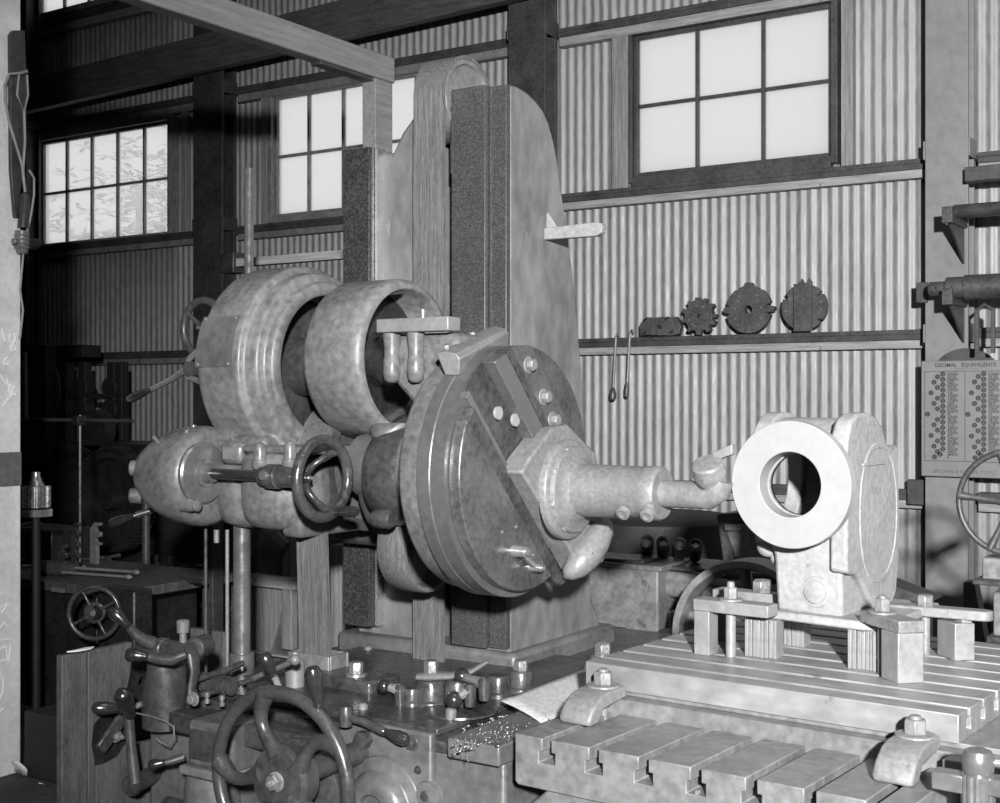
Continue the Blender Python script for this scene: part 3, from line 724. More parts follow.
p = aY(385, 519, 3.42); MB().lathe((p.x-.05, 3.43, p.z), X, [(0,.03),(.012,.034),(.06,.034),(.075,.026),(.075,0)], 20).build('drain_boss', 'dark_iron', BM)
# small idler pulley low behind the faceplate
IY, IZ = 3.72, 1.12
MB().lathe((-2.852, IY, IZ), X, [(0,.14),(0,.165),(.004,.168),(.11,.168),(.118,.163),(.12,.15),(.105,.142),(.05,.14),(.05,.04),(.14,.035),(.14,0)], 48).build('idler_pulley', 'belt', BM, ang=40)
MB().cyl((-2.75, IY, IZ), (-2.5, IY, IZ), .045, seg=20).build('idler_arm', 'dark_iron', BM)
# ---- head body ring, lugs, cap bar
FX = -2.222; FR = .408
o = MB().lathe((0, SPY, SPZ), X, [(-2.46,.12),(-2.46,.37),(-2.452,.384),(-2.44,.39),(-2.375,.39),(-2.37,.38),(-2.37,.12)], 80, closed=True).build('head_ring', 'painted_iron_smooth', BM, ang=45)
zb = aY(415, 325, 3.36).z
x0, x1 = aY(376, 325, 3.33).x, aY(448, 325, 3.33).x
MB().bx(x0, x1, 3.33, 3.40, zb-.023, zb+.022).build('cap_bar', 'block_steel', BM, bevel=.004)
for px in (390, 414):
    x = aY(px, 360, 3.36).x
    MB().lathe((x, 3.37, zb-.022), -Z, [(0,.03),(.05,.025),(.083,.025),(.088,.028),(.13,.029),(.155,.025),(.165,.014),(.165,0)], 24).build('cap_lug', 'painted_iron_smooth', BM, ang=50)
xl = aY(386, 360, 3.4).x
pw = [(xl, zb-.025), (-2.40, zb-.025), (-2.37, zb-.12), (-2.37, SPZ+.14), (-2.44, SPZ+.02), (-2.47, SPZ+.12), (xl+.1, zb-.24), (xl, zb-.15)]
MB().prism(pw, (0, 3.39, 0), X, Z, Y, .16).build('head_arm', 'painted_iron_smooth', BM, bevel=.02)
p = aY(423, 313, 3.38); MB().cyl((p.x, 3.38, zb+.02), (p.x, 3.38, zb+.05), .011, seg=12).build('cap_stud', 'bright_steel', BM)
# angled wiper shoe between ring and column
a = aX(449, 361, -2.335); b = aX(499, 335, -2.42)
d_ = (b-a).normalized(); sx_ = X; up_ = d_.cross(sx_).normalized()*-1
if up_.z < 0: up_ = -up_
MB().prism([(-.045,.026),(-.01,.03),(.03,.022),(.042,.006),(.03,-.045),(-.022,-.045)], a, sx_, up_, d_, (b-a).length).build('wiper_shoe', 'block_steel', BM, bevel=.003)
for k, px in ((.12, 0), (.62, 0)):
    q = a+d_*(b-a).length*k+up_*.028-X*.03; hexbolt(BM, q, up_, .012, .014, 'tool_iron', 'shoe_screw', False)
# ---- faceplate
o = fp = MB().lathe((0, SPY, SPZ), X, [(-2.372,.15),(-2.372,.402),(-2.366,FR),(-2.322,FR),(-2.319,FR-.003),(-2.316,FR),(-2.2650,FR),(-2.2650,0)], 96).build('faceplate', 'rim_steel', BM, ang=30)
sa = math.radians(-47)                       # slots run down towards the wall side
eP = V(0, math.cos(sa), math.sin(sa)); eQ = V(0, -math.sin(sa), math.cos(sa))   # along / across the slots
def seg_poly(q0, q1, R=FR, n=26, clip=None):
    pts = []
    def edge(q): return math.sqrt(max(R*R-q*q, 0))
    lo = max(q0, -R+1e-4); hi = min(q1, R-1e-4)
    for i in range(n+1):
        q = lo+(hi-lo)*i/n; pts.append((edge(q), q))
    for i in range(n+1):
        q = hi-(hi-lo)*i/n; pts.append((-edge(q), q))
    return pts
FC = V(0, SPY, SPZ)
def faceseg(name, q0, q1, xa, xb, m='face_steel', bev=.003, R=FR-.0005):
    return MB().prism(seg_poly(q0, q1, R), FC+X*xa, eP, eQ, X, xb-xa).build(name, m, fp, bevel=bev, ang=30)
faceseg('lower_segment', -.41, -.133, -2.2655, FX, 'face_steel_light', .005, FR-.022)
gb = MB(); gb.prism([(-.345,-.13),(.40,-.13),(.445,-.108),(.46,-.075),(-.355,-.075)], FC+X*-2.2655, eP, eQ, X, .036)
gb.build('lower_gib', 'face_steel', fp, bevel=.004)
MB().prism([(-.395,-.073),(.3,-.073),(.3,-.05),(-.4,-.05)], FC+X*-2.2655, eP, eQ, X, .026).build('gib_strip', 'machined', fp, bevel=.002)
faceseg('channel_floor', -.0495, .086, -2.2655, -2.2590, 'face_steel')
MB().prism([(-.395,.088),(.33,.088),(.31,.157),(-.37,.157)], FC+X*-2.2655, eP, eQ, X, .05).build('upper_gib', 'rim_steel', fp, bevel=.004)
faceseg('upper_strip', .159, .189, -2.2655, -2.2150)
faceseg('upper_segment', .1895, .297, -2.2655, FX-.004, 'face_steel_light')
faceseg('outer_segment', .299, .41, -2.2655, FX-.014)
def facept(px, py, x=FX): p = aX(px, py, x); return V(x, p.y, p.z)
for px, py in ((529,365),(544,397),(562,432),(553,420)):
    p = facept(px, py, FX); hexbolt(fp, p-X*.004, X, .02, .022, 'tool_iron', 'segment_bolt', True)
for px, py in ((498,413),(515,420)):
    p = facept(px, py, -2.2380); MB().cyl(p-X*.004, p+X*.005, .021, seg=22).build('bright_plug', 'white_metal', fp)
# shallow recess line, little link with two screws
a = facept(514, 551); b = facept(530, 567)
lk = MB().beam(a+X*.02, b+X*.02, .014, .02, up=X).build('link', 'tool_iron', fp, bevel=.003)
for p, r in ((a, .019), (b, .014)): MB().lathe(p-X*.002, X, [(0,r*1.1),(.03,r),(.045,r*.9),(.045,r*.6),(.055,r*.6),(.055,0)], 20).build('screw', 'bright_steel', fp)
for px, py in ((516,527),(502,532),(533,555)):
    p = facept(px, py); MB().lathe(p-X*.001, X, [(0,.006),(.004,.005)], 10).build('oil_plug', 'bright_steel', fp)
# flat chord block under the lower edge (balance segment)
pts = [facept(x, y, FX+.004) for x, y in ((480,420),(512,470),(570,560),(566,583),(545,590),(530,560),(495,490))]
# ---- tool slide, flange and boring bar
TX = FX+.02
sl = [facept(x, y, TX) for x, y in ((514,472),(522,458),(545,428),(560,424),(588,452),(600,500),(606,530),(596,562),(576,574),(562,548))]
cm = sum(sl, V(0,0,0))/len(sl)
tsl = MB().prism([(p.y, p.z) for p in sl], (-2.2600, 0, 0), Y, Z, X, TX+.03+2.26).build('tool_slide', 'tool_iron', BM, bevel=.008)
BYc = aX(570, 492, TX+.05).y; BZc = 1.345
o = MB().lathe((TX+.03, BYc, BZc), X, [(0,.165),(.02,.165),(.026,.16),(.03,.145),(.045,.14),(.05,.115),(.055,.105),(.07,.09)], 48).build('bar_flange', 'tool_iron', BM, ang=40)
for i in range(8):
    a = i*PI/4+.3; hexbolt(o, (TX+.05, BYc+math.cos(a)*.132, BZc+math.sin(a)*.132), X, .017, .018, 'tool_iron', 'flange_bolt', True)
xe = aY(664, 500, BYc).x
MB().lathe((TX+.06, BYc, BZc), X, [(0,.09),(.04,.086),(xe-TX-.12,.084),(xe-TX-.115,.086),(xe-TX-.07,.086),(xe-TX-.062,.08),(xe-TX-.062,.05)], 48).build('boring_bar', 'tool_iron', BM, bevel=.002)
for px, py in ((623,512),(647,514)):
    p = aY(px, py, BYc-.075); MB().lathe((p.x, BYc-.07, p.z), V(0,-.75,-.45), [(0,.024),(.012,.023),(.014,.014),(.008,.012),(.008,0)], 20).build('set_screw', 'tool_iron', BM)
xt = aY(712, 496, BYc).x
MB().tube([(xe-.03, BYc, BZc), (xt-.06, BYc, BZc), (xt-.01, BYc, BZc+.003), (xt+.015, BYc-.0, BZc+.02), (xt+.022, BYc, BZc+.05)], [.043,.043,.045,.046,.046], 24).build('bar_neck', 'tool_iron', BM, ang=60)
hc = aY(712, 483, BYc); ht = aY(706, 459, BYc-.05)
ax_ = (ht-hc).normalized()
th_ = MB().lathe(hc-ax_*.06, ax_, [(0,.03),(.01,.046),(.09,.05),(.098,.052),(.104,.05),(.13,.05),(.136,.044),(.138,.02),(.138,0)], 32).build('tool_head', 'tool_iron', BM, ang=40)
p = aY(703, 482, BYc-.05); MB().lathe(p+Y*.01, V(-.15,-.8,-.15), [(0,.02),(.012,.02),(.014,.013),(.009,.011),(.009,0)], 18).build('tool_screw', 'dark_iron', th_)
p = aY(724, 453, BYc); MB().obox(p, X*.9+Z*.35, Y, Z, .07, .03, .03).build('cutting_tool', 'block_steel', th_, bevel=.003)
# lower counter bracket under the flange
lw = MB(); lw.tube([facept(564,578,TX), facept(568,574,TX+.01), facept(576,567,TX+.03), facept(586,556,TX+.045), facept(595,543,TX+.055), facept(602,530,TX+.06), facept(605,522,TX+.06), facept(606,519,TX+.06)], [.004,.028,.044,.052,.05,.042,.026,.004], 24)
lw.build('slide_lug', 'tool_iron', BM, ang=80)
# ---- left gear head on the feed shaft
HY_, HZ_ = 3.255, 1.38
o = gh = MB().lathe((0, HY_+.06, HZ_-.015), X, [(-3.737,0),(-3.737,.07),(-3.727,.09),(-3.694,.118),(-3.637,.148),(-3.570,.17),(-3.503,.18),(-3.456,.182),(-3.427,.176),(-3.408,.16),(-3.403,.14),(-3.403,0)], 56).build('gear_head', 'painted_iron_smooth', BM, ang=50)
MB().lathe((-3.406, HY_, HZ_), X, [(0,.11),(.012,.11),(.018,.103),(.02,.05),(.03,.048),(.031,.036),(.06,.03)], 40).build('gear_head_cap', 'machined', gh, ang=30)
for a, r, q in ((.35,.022,.155),(1.3,.018,.158),(-2.2,.02,.158)):
    MB().lathe((-3.427, HY_+.06+math.cos(a+PI/2)*q*-1, HZ_-.015+math.sin(a+PI/2)*q), X, [(0,r*1.3),(.05,r*1.2),(.06,r),(.075,r),(.08,r*.6)], 18).build('case_bolt', 'painted_iron_smooth', gh)
for a, xx, r, l in ((2.35,-3.560,.007,.03),(2.0,-3.465,.01,.016),(1.7,-3.484,.01,.014)):
    e = V(0, math.cos(a), math.sin(a)); q = .172
    MB().cyl(V(xx, HY_+.06, HZ_-.015)+e*q*.9, V(xx, HY_+.06, HZ_-.015)+e*(q+l), r, seg=10).build('oil_cup', 'bright_steel', gh)
for dz in (.03, -.07): MB().lathe((-3.694, HY_-.03, HZ_-.02+dz), V(-.75,-.6,0), [(-.01,.03),(.03,.028),(.036,.018),(.036,0)], 16).build('end_boss', 'painted_iron_smooth', gh)
cm = MB().bx(-3.427, -3.199, HY_+.1, HY_+.3, HZ_-.04, HZ_+.13).bx(-3.380, -3.275, HY_+.06, HY_+.12, HZ_+.03, HZ_+.11)
cm.build('case_block', 'painted_iron_smooth', BM, bevel=.02)
MB().bx(-3.256, -2.932, HY_+.05, HY_+.35, HZ_+.075, HZ_+.1).build('case_flange', 'painted_iron_smooth', BM, bevel=.008)
MB().lathe((-3.17, HY_+.19, HZ_-.2), Z, [(0,0),(.001,.08),(.015,.125),(.045,.153),(.09,.163),(.16,.165),(.25,.16),(.275,.14),(.28,0)], 48).build('lower_case', 'painted_iron_smooth', BM, ang=60)
MB().lathe((-3.332, HY_+.2, HZ_-.2), Z, [(0,0),(.002,.08),(.02,.12),(.06,.142),(.15,.145),(.2,.13),(.21,0)], 40).build('lower_case', 'painted_iron_smooth', BM, ang=60)
MB().cyl((-3.351, HY_+.02, HZ_-.245), (-3.351, HY_+.02, HZ_-.2), .01, seg=10).build('drain_plug', 'tool_iron', BM)
MB().bx(-3.123, -3.027, HY_+.1, 3.9, HZ_-.22, HZ_+.07).build('case_web', 'base_paint', BM, bevel=.02)
for px, py in ((262,460),(292,459)):
    p = aY(px, py+6, HY_+.04); MB().lathe((p.x, HY_+.03, p.z-.01), Z, [(0,.022),(.008,.028),(.03,.028),(.032,.022),(.07,.022),(.09,.014),(.094,0)], 18).build('foot_bolt', 'painted_iron_smooth', BM)
# feed shaft from the gear head to its bearing, with the small wheel on its end
MB().cyl((-3.389, HY_, HZ_), (-2.904, HY_, HZ_), .0185, seg=20).build('feed_shaft', 'handle_steel', BM)
p = aY(262, 478, HY_); p2 = aY(294, 480, HY_)
MB().lathe((p.x, HY_, HZ_), X, [(0,.02),(0,.032),(.008,.035),(.03,.035),(.034,.042),(.08,.042),(.085,.036),((p2.x-p.x),.034),((p2.x-p.x),0)], 26).build('shaft_bearing', 'oily_iron', BM, ang=30)
MB().bx(p.x+.02, p2.x-.02, HY_, HY_+.12, HZ_-.03, HZ_+.02).build('bearing_arm', 'oily_iron', BM, bevel=.006)
MB().lathe((p.x+.05, HY_-.04, HZ_+.005), V(-.1,-1,0), [(0,.016),(.012,.016),(.012,0)], 12).build('bearing_screw', 'bright_steel', BM)
cw = V(aY(323, 480, HY_).x, HY_, HZ_-.0)
hw, c, sd, up = handwheel(BM, 'small_handwheel', cw, X, .127, .019, 3, 'oily_iron', a0=math.radians(48), hub=.16, dish=.085)
g = MB(); q = c+V(.0, -.0, 0)+V(0, .06, -.108); q = V(c.x, c.y+.045, c.z-.112); grip(g, q, q+V(.115,0,.005), .019); g.build('grip', 'handle_steel', hw)
# ---- handwheel and lever behind the left drum
hw, c, sd, up = handwheel(BM, 'rear_handwheel', aY(203, 328, 3.75), -Y, .112, .0165, 3, 'dark_iron', a0=math.radians(145), hub=.2)
p0 = aY(192, 369, 3.6)
lv = MB().tube([aY(197,352,3.6), aY(190,358,3.6), aY(187,368,3.6), aY(190,378,3.6), aY(199,381,3.6)], .013, 10).tube([aY(187,369,3.6), aY(172,379,3.6), aY(152,389,3.6)], [.017,.012,.011], 10).build('fork_lever', 'bright_steel', BM)
g = MB(); grip(g, aY(153,388.5,3.6), aY(127,400,3.6), .019); g.build('grip', 'handle_steel', lv)
MB().lathe((p0.x, 3.58, p0.z), Y, [(0,.02),(0,.03),(.1,.03)], 16).build('lever_pin', 'dark_iron', lv)
MB().cyl(aY(200,369,3.66), aY(215,345,3.8), .03, seg=14).build('lever_hub', 'dark_iron', lv)
# lever under the gear head
lv = MB().tube([aY(165,490,3.5), aY(160,503,3.42), aY(151,511,3.36), aY(136,515,3.32)], [.02,.016,.013,.013], 10).build('feed_lever', 'dark_iron', BM)
g = MB(); grip(g, aY(137,515,3.32), aY(109,524,3.28), .02); g.build('grip', 'handle_steel', lv)
# ---- vertical shafts at the left of the column
q = aY(242, 600, 3.42)
vs = MB().cyl((q.x, 3.42, .5), (q.x, 3.42, HZ_-.15), .031, seg=24).build('vertical_shaft', 'machined', BM)
MB().lathe((q.x, 3.42, aY(242,684,3.42).z), Z, [(0,.036),(0,.043),(.005,.046),(.11,.046),(.115,.041),(.115,.02)], 28).build('shaft_collar', 'machined', vs, ang=30)
MB().cyl((q.x+.046, 3.3, .6), (q.x+.046, 3.3, HZ_-.2), .007, seg=10).build('guide_rod', 'tool_iron', BM)
MB().cyl((q.x-.04, 3.28, .6), (q.x-.04, 3.28, HZ_-.2), .006, seg=10).build('guide_rod', 'dark_iron', BM)
q2 = aY(249, 168, 4.2)
MB().lathe((q2.x, 4.2, 1.3), Z, [(0,.021),(q2.z-1.305,.021),(q2.z-1.3,.018)], 20).build('elevating_rod', 'machined', BM)
# ---- the large front handwheel and its neighbours (still the boring machine)
hw, c, sd, up = handwheel(BM, 'large_handwheel', aY(281, 780, 2.72), -Y, .247, .02, 5, 'wheel_iron', a0=math.radians(28), hub=.34, hp=.55, bend=.35, dish=.0, spr=.026)
MB().lathe(c+Y*.03, Y, [(-.048,.0),(-.048,.092),(-.04,.096),(-.03,.1),(.03,.09)], 40).build('hub_cap', 'dark_iron', hw, ang=30)
hexbolt(hw, c-Y*.018, -Y, .02, .018, 'tool_iron', 'cap_nut', True, .012)
a = math.radians(69); q = c+sd*math.cos(a)*.247*1+up*math.sin(a)*.247
q = aY(319, 707, 2.72)
g = MB(); grip(g, q, q+V(0,-.03,.12), .026); g.build('grip', 'handle_steel', hw)
MB().cyl(c+Y*.02, c+Y*.42, .035, seg=20).build('wheel_shaft', 'dark_iron', hw)
p = aY(303, 790, 2.98)
MB().lathe((p.x, 2.99, p.z), -Y, [(-.03,.16),(.03,.16),(.035,.15),(.035,.12),(.02,.115),(.02,.05),(.05,.05),(.05,0)], 48).build('index_disc', 'dark_iron', BM, ang=30)
# crank with two grips left of the wheel, gears behind the board
CYp = 2.95
def ac(px, py, y=CYp): return aY(px, py, y)
lv = MB().tube([ac(128,706), ac(131,745), ac(135,783)], [.019,.017,.021], 12).build('crank_arm', 'dark_iron', BM)
MB().lathe(ac(135,784,2.97), V(.3,-.9,0), [(-.12,.03),(.0,.032),(.02,.036),(.035,.03),(.035,0)], 20).build('crank_hub', 'oily_iron', lv)
g = MB(); grip(g, ac(128,708), ac(91,708,2.85), .022); g.build('grip', 'handle_steel', lv)
g = MB(); grip(g, ac(131,716), ac(121,692,2.8), .03); g.build('grip', 'handle_steel', lv)
MB().tube([ac(131,708), ac(155,699,3.05), ac(172,695,3.1)], .01, 8).build('crank_spindle', 'tool_iron', BM)
# pedestal with twin levers
ped = MB(); R = []
for px0, px1, py in ((146,169,662),(145,170,672),(141,171,684),(139,171,696),(139,171,712),(140,171,726)):
    l, r = ac(px0, py, 3.0), ac(px1, py, 3.0); hx = (r.x-l.x)/2; cx = (l.x+r.x)/2
    R.append([V(cx+math.cos(2*PI*i/24)*hx, 3.04+math.sin(2*PI*i/24)*.07, l.z) for i in range(24)])
ped.rings(R).build('lever_pedestal', 'dark_iron', BM, ang=60)
MB().lathe(ac(150,647,3.03), X, [(-.04,.03),(.0,.034),(.05,.034),(.055,.038),(.075,.038),(.08,.034),(.2,.034)], 28).build('lever_barrel', 'oily_iron', BM, ang=30)
MB().lathe(ac(196,648,3.0), V(.25,-.95,0), [(-.06,.036),(.01,.036),(.016,.03),(.018,.022),(.03,.02),(.03,0)], 28).build('lever_boss', 'dark_iron', BM, ang=30)
MB().lathe(ac(183,642,3.03), Z, [(0,.012),(.03,.012),(.032,.02),(.07,.022),(.075,.015)], 16).build('oil_pin', 'tool_iron', BM)
lv = MB().tube([ac(186,654,2.95), ac(172,660,2.92), ac(158,659,2.9), ac(148,657,2.88)], [.016,.019,.018,.013], 12).build('shift_lever', 'dark_iron', BM)
g = MB(); grip(g, ac(149,657,2.88), ac(125,654,2.84), .024); g.build('grip', 'handle_steel', lv)
lv = MB().tube([ac(152,643,3.0), ac(143,640,2.97), ac(135,634,2.95), ac(129,627,2.93)], [.024,.02,.018,.013], 12).build('shift_lever', 'dark_iron', BM)
g = MB(); grip(g, ac(129,627,2.93), ac(111,609,2.9), .022); g.build('grip', 'handle_steel', lv)
# link arm, rods and the oily tray under them
lk = MB().tube([ac(193,655,2.96), ac(195,672,2.95), ac(192,688,2.95), ac(194,699,2.95)], [.026,.02,.018,.026], 14, flat=.55).build('link_arm', 'dark_iron', BM)
hexbolt(lk, ac(194,699,2.93), -Y, .016, .016, 'tool_iron', 'nut')
MB().tube([ac(197,679,3.0), ac(222,672,3.1), ac(243,663,3.2)], .011, 10).build('control_rod', 'dark_iron', BM)
MB().tube([ac(200,695,3.0), ac(228,688,3.1), ac(250,680,3.2)], .01, 10).build('control_rod', 'dark_iron', BM)
p = ac(212, 683, 3.08); mb = MB()
for k in range(7): mb.lathe(p+X*(k*.022-.05), X, [(0,.02),(.004,.031),(.012,.031),(.016,.02)], 18)
mb.build('worm', 'oily_iron', BM, ang=30)
for px, py in ((207,703),(222,706)):
    MB().lathe(ac(px, py, 3.0), Z, [(0,.01),(.012,.01),(.013,.006),(.02,.006),(.021,.01),(.034,.01),(.036,.005)], 12).build('oil_nipple', 'bright_steel', BM)
l = ac(172, 716, 3.0); MB().bx(l.x, l.x+.62, 2.98, 3.3, l.z-.05, l.z+.02).build('control_tray', 'oily_iron', BM, bevel=.012)
l = ac(187, 735, 2.93)
bk = MB().bx(l.x, l.x+.2, 2.93, 3.1, l.z-.1, l.z+.05).build('control_box', 'base_paint', BM, bevel=.015)
MB().bx(l.x+.02, l.x+.17, 2.92, 2.932, l.z-.07, l.z+.025).build('box_window', 'dark_iron', bk, bevel=.004)
MB().bx(l.x-.02, l.x+.2, 2.91, 3.1, l.z-.125, l.z-.095).build('box_flange', 'tool_iron', bk, bevel=.008)
l2 = ac(180, 775, 3.0); MB().lathe((l2.x+.1, 3.05, 0.02), Z, [(0,.12),(l.z-.14,.085)], 28).build('tray_leg', 'base_paint', BM)
lv = MB().tube([ac(184,757,2.95), ac(172,761,2.92), ac(163,763,2.9)], [.014,.013,.01], 10).build('dog_lever', 'dark_iron', BM)
g = MB(); grip(g, ac(165,762,2.9), ac(148,766,2.87), .018); g.build('grip', 'handle_steel', lv)
p = ac(200, 795, 3.2); MB().cyl((p.x,3.05,p.z),(p.x+.55,3.05,p.z-.02),.035,seg=20).build('cross_tube', 'oily_iron', BM)
# bent wire
MB().tube([ac(136,713,2.97), ac(150,716,2.96), ac(165,721,2.95), ac(174,727,2.95), ac(174,737,2.95), ac(168,746,2.95), ac(160,742,2.95), ac(156,738,2.95)], .003, 6).build('bent_wire', 'tool_iron', BM)
# upright lever grip and sundry parts behind the large wheel
lv = MB().tube([ac(280,690,3.0), ac(276,680,3.0), ac(272,673,3.0)], .011, 8).build('clutch_lever', 'tool_iron', BM)
g = MB(); grip(g, ac(274,677,3.0), ac(263,653,2.97), .022); g.build('grip', 'handle_steel', lv)
MB().tube([ac(244,683,3.25), ac(270,671,3.2), ac(295,661,3.15)], .009, 8).build('clutch_rod', 'tool_iron', BM)
p = ac(295, 660, 3.13); MB().ball(p, .018, 12).build('rod_ball', 'tool_iron', BM)
p = ac(289, 690, 3.3); MB().lathe((p.x, 3.33, BT), Z, [(0,.032),(.07,.034),(.11,.03),(.125,.014),(.14,.012),(.14,0)], 24).build('oil_can_body', 'block_steel', BM)
for px, py, r in ((228,745,.05),(247,770,.045),(262,735,.035)):
    p = aY(px, py, FY-.02); MB().lathe((p.x, FY, p.z), -Y, [(-.01,r),(.03,r*.95),(.045,r*.6),(.045,0)], 24).build('front_boss', 'dark_iron', BM)
# ================================================================== GUARD BOARD at far left of the machine
GXp = -3.6
g0 = aX(62, 656, GXp); g1 = aX(190, 641, GXp)
g2 = aX(88, 652, GXp)
T = thing('guard_board', 'tall worn board standing upright left of the machine with a gear showing through its cut-out', 'board', (GXp, (g0.y+g1.y)/2, 0))
def gp(px, py): p = aX(px, py, GXp); return (p.y, p.z)
MB().prism([gp(62,656), gp(87,652.5), (gp(87,652)[0], 0), (gp(62,652)[0], 0)], (GXp,0,0), Y, Z, -X, .03).build('board', 'guard_board', T, bevel=.003)
pl = [gp(88.5,652), gp(132,642), gp(131,670), gp(127,690), gp(118,703), gp(107,710), gp(94,725), gp(92,745), gp(95,762), (gp(95,762)[0], 0), (gp(88.5,652)[0], 0)]
MB().prism(pl, (GXp,0,0), Y, Z, -X, .03).build('board', 'guard_board', T, bevel=.002)
pl = [gp(96,766), gp(105,764), gp(119,757), gp(127,745), gp(190,735), (gp(190,735)[0],0), (gp(96,766)[0],0)]
MB().prism(pl, (GXp,0,0), Y, Z, -X, .03).build('board', 'guard_board', T, bevel=.002)
r0 = aX(190, 628, GXp-.25); r1 = aX(224, 631, GXp-.25)
o = MB().bx(r0.x-.0, aY(224,630,r0.y).x, r0.y, r0.y+.03, .4, r0.z).build('guard_panel', 'guard_board', T, bevel=.003)
def gear(mb, c, ax, R, n, w, tooth, hole=0.):
    ax, e1, e2 = basis(ax); c = Vector(c); rr = []
    for i in range(n*4):
        a = 2*PI*i/(n*4); k = R+(tooth if i % 4 in (0, 1) else 0)
        rr.append((math.cos(a)*k, math.sin(a)*k))
    h = max(hole, R*.2)
    rin = [(math.cos(2*PI*i/(n*4))*h, math.sin(2*PI*i/(n*4))*h) for i in range(n*4)]
    mb.rings([[c+e1*p[0]+e2*p[1] for p in rin], [c+e1*p[0]+e2*p[1] for p in rr], [c+ax*w+e1*p[0]+e2*p[1] for p in rr], [c+ax*w+e1*p[0]+e2*p[1] for p in rin]], closed=True)
    return mb
gc = aX(108, 738, GXp-.01)
t = thing('change_gear', 'lower dark toothed gear half hidden in the cut-out of the board', 'gear', (gc.x, gc.y, gc.z-.1))
gear(MB(), gc-X*.03, X, .095, 44, .03, .007).build('gear', 'black_iron', t, bevel=.001)
p0 = aX(100, 750, GXp+.03); p1 = aX(126, 712, GXp+.03)
MB().beam(p0, p1, .05, .02, up=X).build('slotted_arm', 'oily_iron', t, bevel=.008)
hexbolt(t, aX(116,736,GXp+.035), X, .016, .016, 'tool_iron', 'arm_nut', True, .015)
gc = aX(143, 682, GXp-.01)
o = gear(MB(), gc-X*.03, X, .1, 46, .03, .007).build('change_gear', 'black_iron', bevel=.001)
tag(o, 'upper dark toothed gear showing beside the pedestal, above the slotted arm', 'gear')
p = aX(79, 651, GXp-.015)
o = MB().prism([(-.05,0),(-.02,.018),(.03,.022),(.06,.004),(.03,-.006)], p+Z*.003, Y, X, Z, .004).build('paper_scrap', 'rag_white')
tag(o, 'small white paper scrap lying on the top edge of the guard board', 'paper')
# ================================================================== WORK TABLE
TZ = .72; A0, A1, B0 = -2.10, -1.0, 2.897
def tmb(): return MB(MT)
TB = thing('slotted_table', 'low grey iron table with slots running back from its front edge', 'table', (-1.55, 3.6, 0), M=MT)
slots = [-1.994+.1513*k for k in range(7)]
def tee(c, n=.0145, w=.027, d1=.036, d2=.068):   # cross section of a T slot from left to right
    return [(c-n, TZ), (c-n, TZ-d1), (c-w, TZ-d1), (c-w, TZ-d2), (c+w, TZ-d2), (c+w, TZ-d1), (c+n, TZ-d1), (c+n, TZ)]
poly = [(A0, TZ)]
for s_ in slots: poly += tee(s_)
poly += [(A1, TZ), (A1, .58), (A0+.01, .58), (A0, .59)]
tmb().prism(poly, (0, B0, 0), X, Z, Y, .36).build('slotted_top', 'table_iron', TB, bevel=.003, ang=30)
mbp = tmb().prism([(A0+.1,.58),(A1,.58),(A1,.0),(A0-.05,0),(A0-.05,.45)], (0, B0+.012, 0), X, Z, Y, 1.4); mbp.build('table_base', 'table_iron', TB, bevel=.01)
tmb().bx(A0+.02, A1+.3, 3.262, 4.35, .58, .763).build('saddle', 'table_iron', TB, bevel=.004)
tmb().bx(A0+.03, A1+.28, 3.31, 4.3, .763, .777).build('saddle_step', 'table_iron', TB, bevel=.002)
for px, py in ((508+12,780),(560,772),(697,793)):
    p = tb(px, py, B0); tmb().cyl((p.x, B0-.001, p.z), (p.x, B0+.01, p.z), .006, seg=12).build('dowel', 'block_steel', TB)
# ---- upper slotted plate
PA0, PA1, PB0, PB1, PZ0, PZ1 = -2.128, -1.014, 3.30, 4.33, .777, .85
PT = thing('work_plate', 'thick pale slotted plate on the table carrying the clamped casting', 'plate', (-1.57, 3.8, PZ0), M=MT)
poly = [(PB0, PZ1)]
for k in range(8):
    s_ = 3.385+.1225*k; n_, w_ = .0105, .02
    poly += [(s_-n_, PZ1), (s_-n_, PZ1-.024), (s_-w_, PZ1-.024), (s_-w_, PZ1-.056), (s_+w_, PZ1-.056), (s_+w_, PZ1-.024), (s_+n_, PZ1-.024), (s_+n_, PZ1)]
poly += [(PB1, PZ1), (PB1, PZ0), (PB0, PZ0)]
tmb().prism(poly, (PA0, 0, 0), Y, Z, X, PA1-PA0).build('plate', 'plate_steel', PT, bevel=.0025, ang=30)
def tbolt(root, p, r, h, m='bright_steel', name='nut', washer=True, stud=.0, rot=.3):
    p = Vector(p); mb = tmb(); t = 0
    if washer: mb.lathe(p, Z, [(0,r*1.75),(h*.16,r*1.7),(h*.2,r*1.2)], 28); t = h*.2
    mb.hexnut(p+Z*t, Z, r, h, rot)
    if stud: mb.lathe(p+Z*(t+h*.95), Z, [(0,r*.55),(stud,r*.55),(stud+.005,r*.42)], 16)
    return mb.build(name, m, root, bevel=.0012)
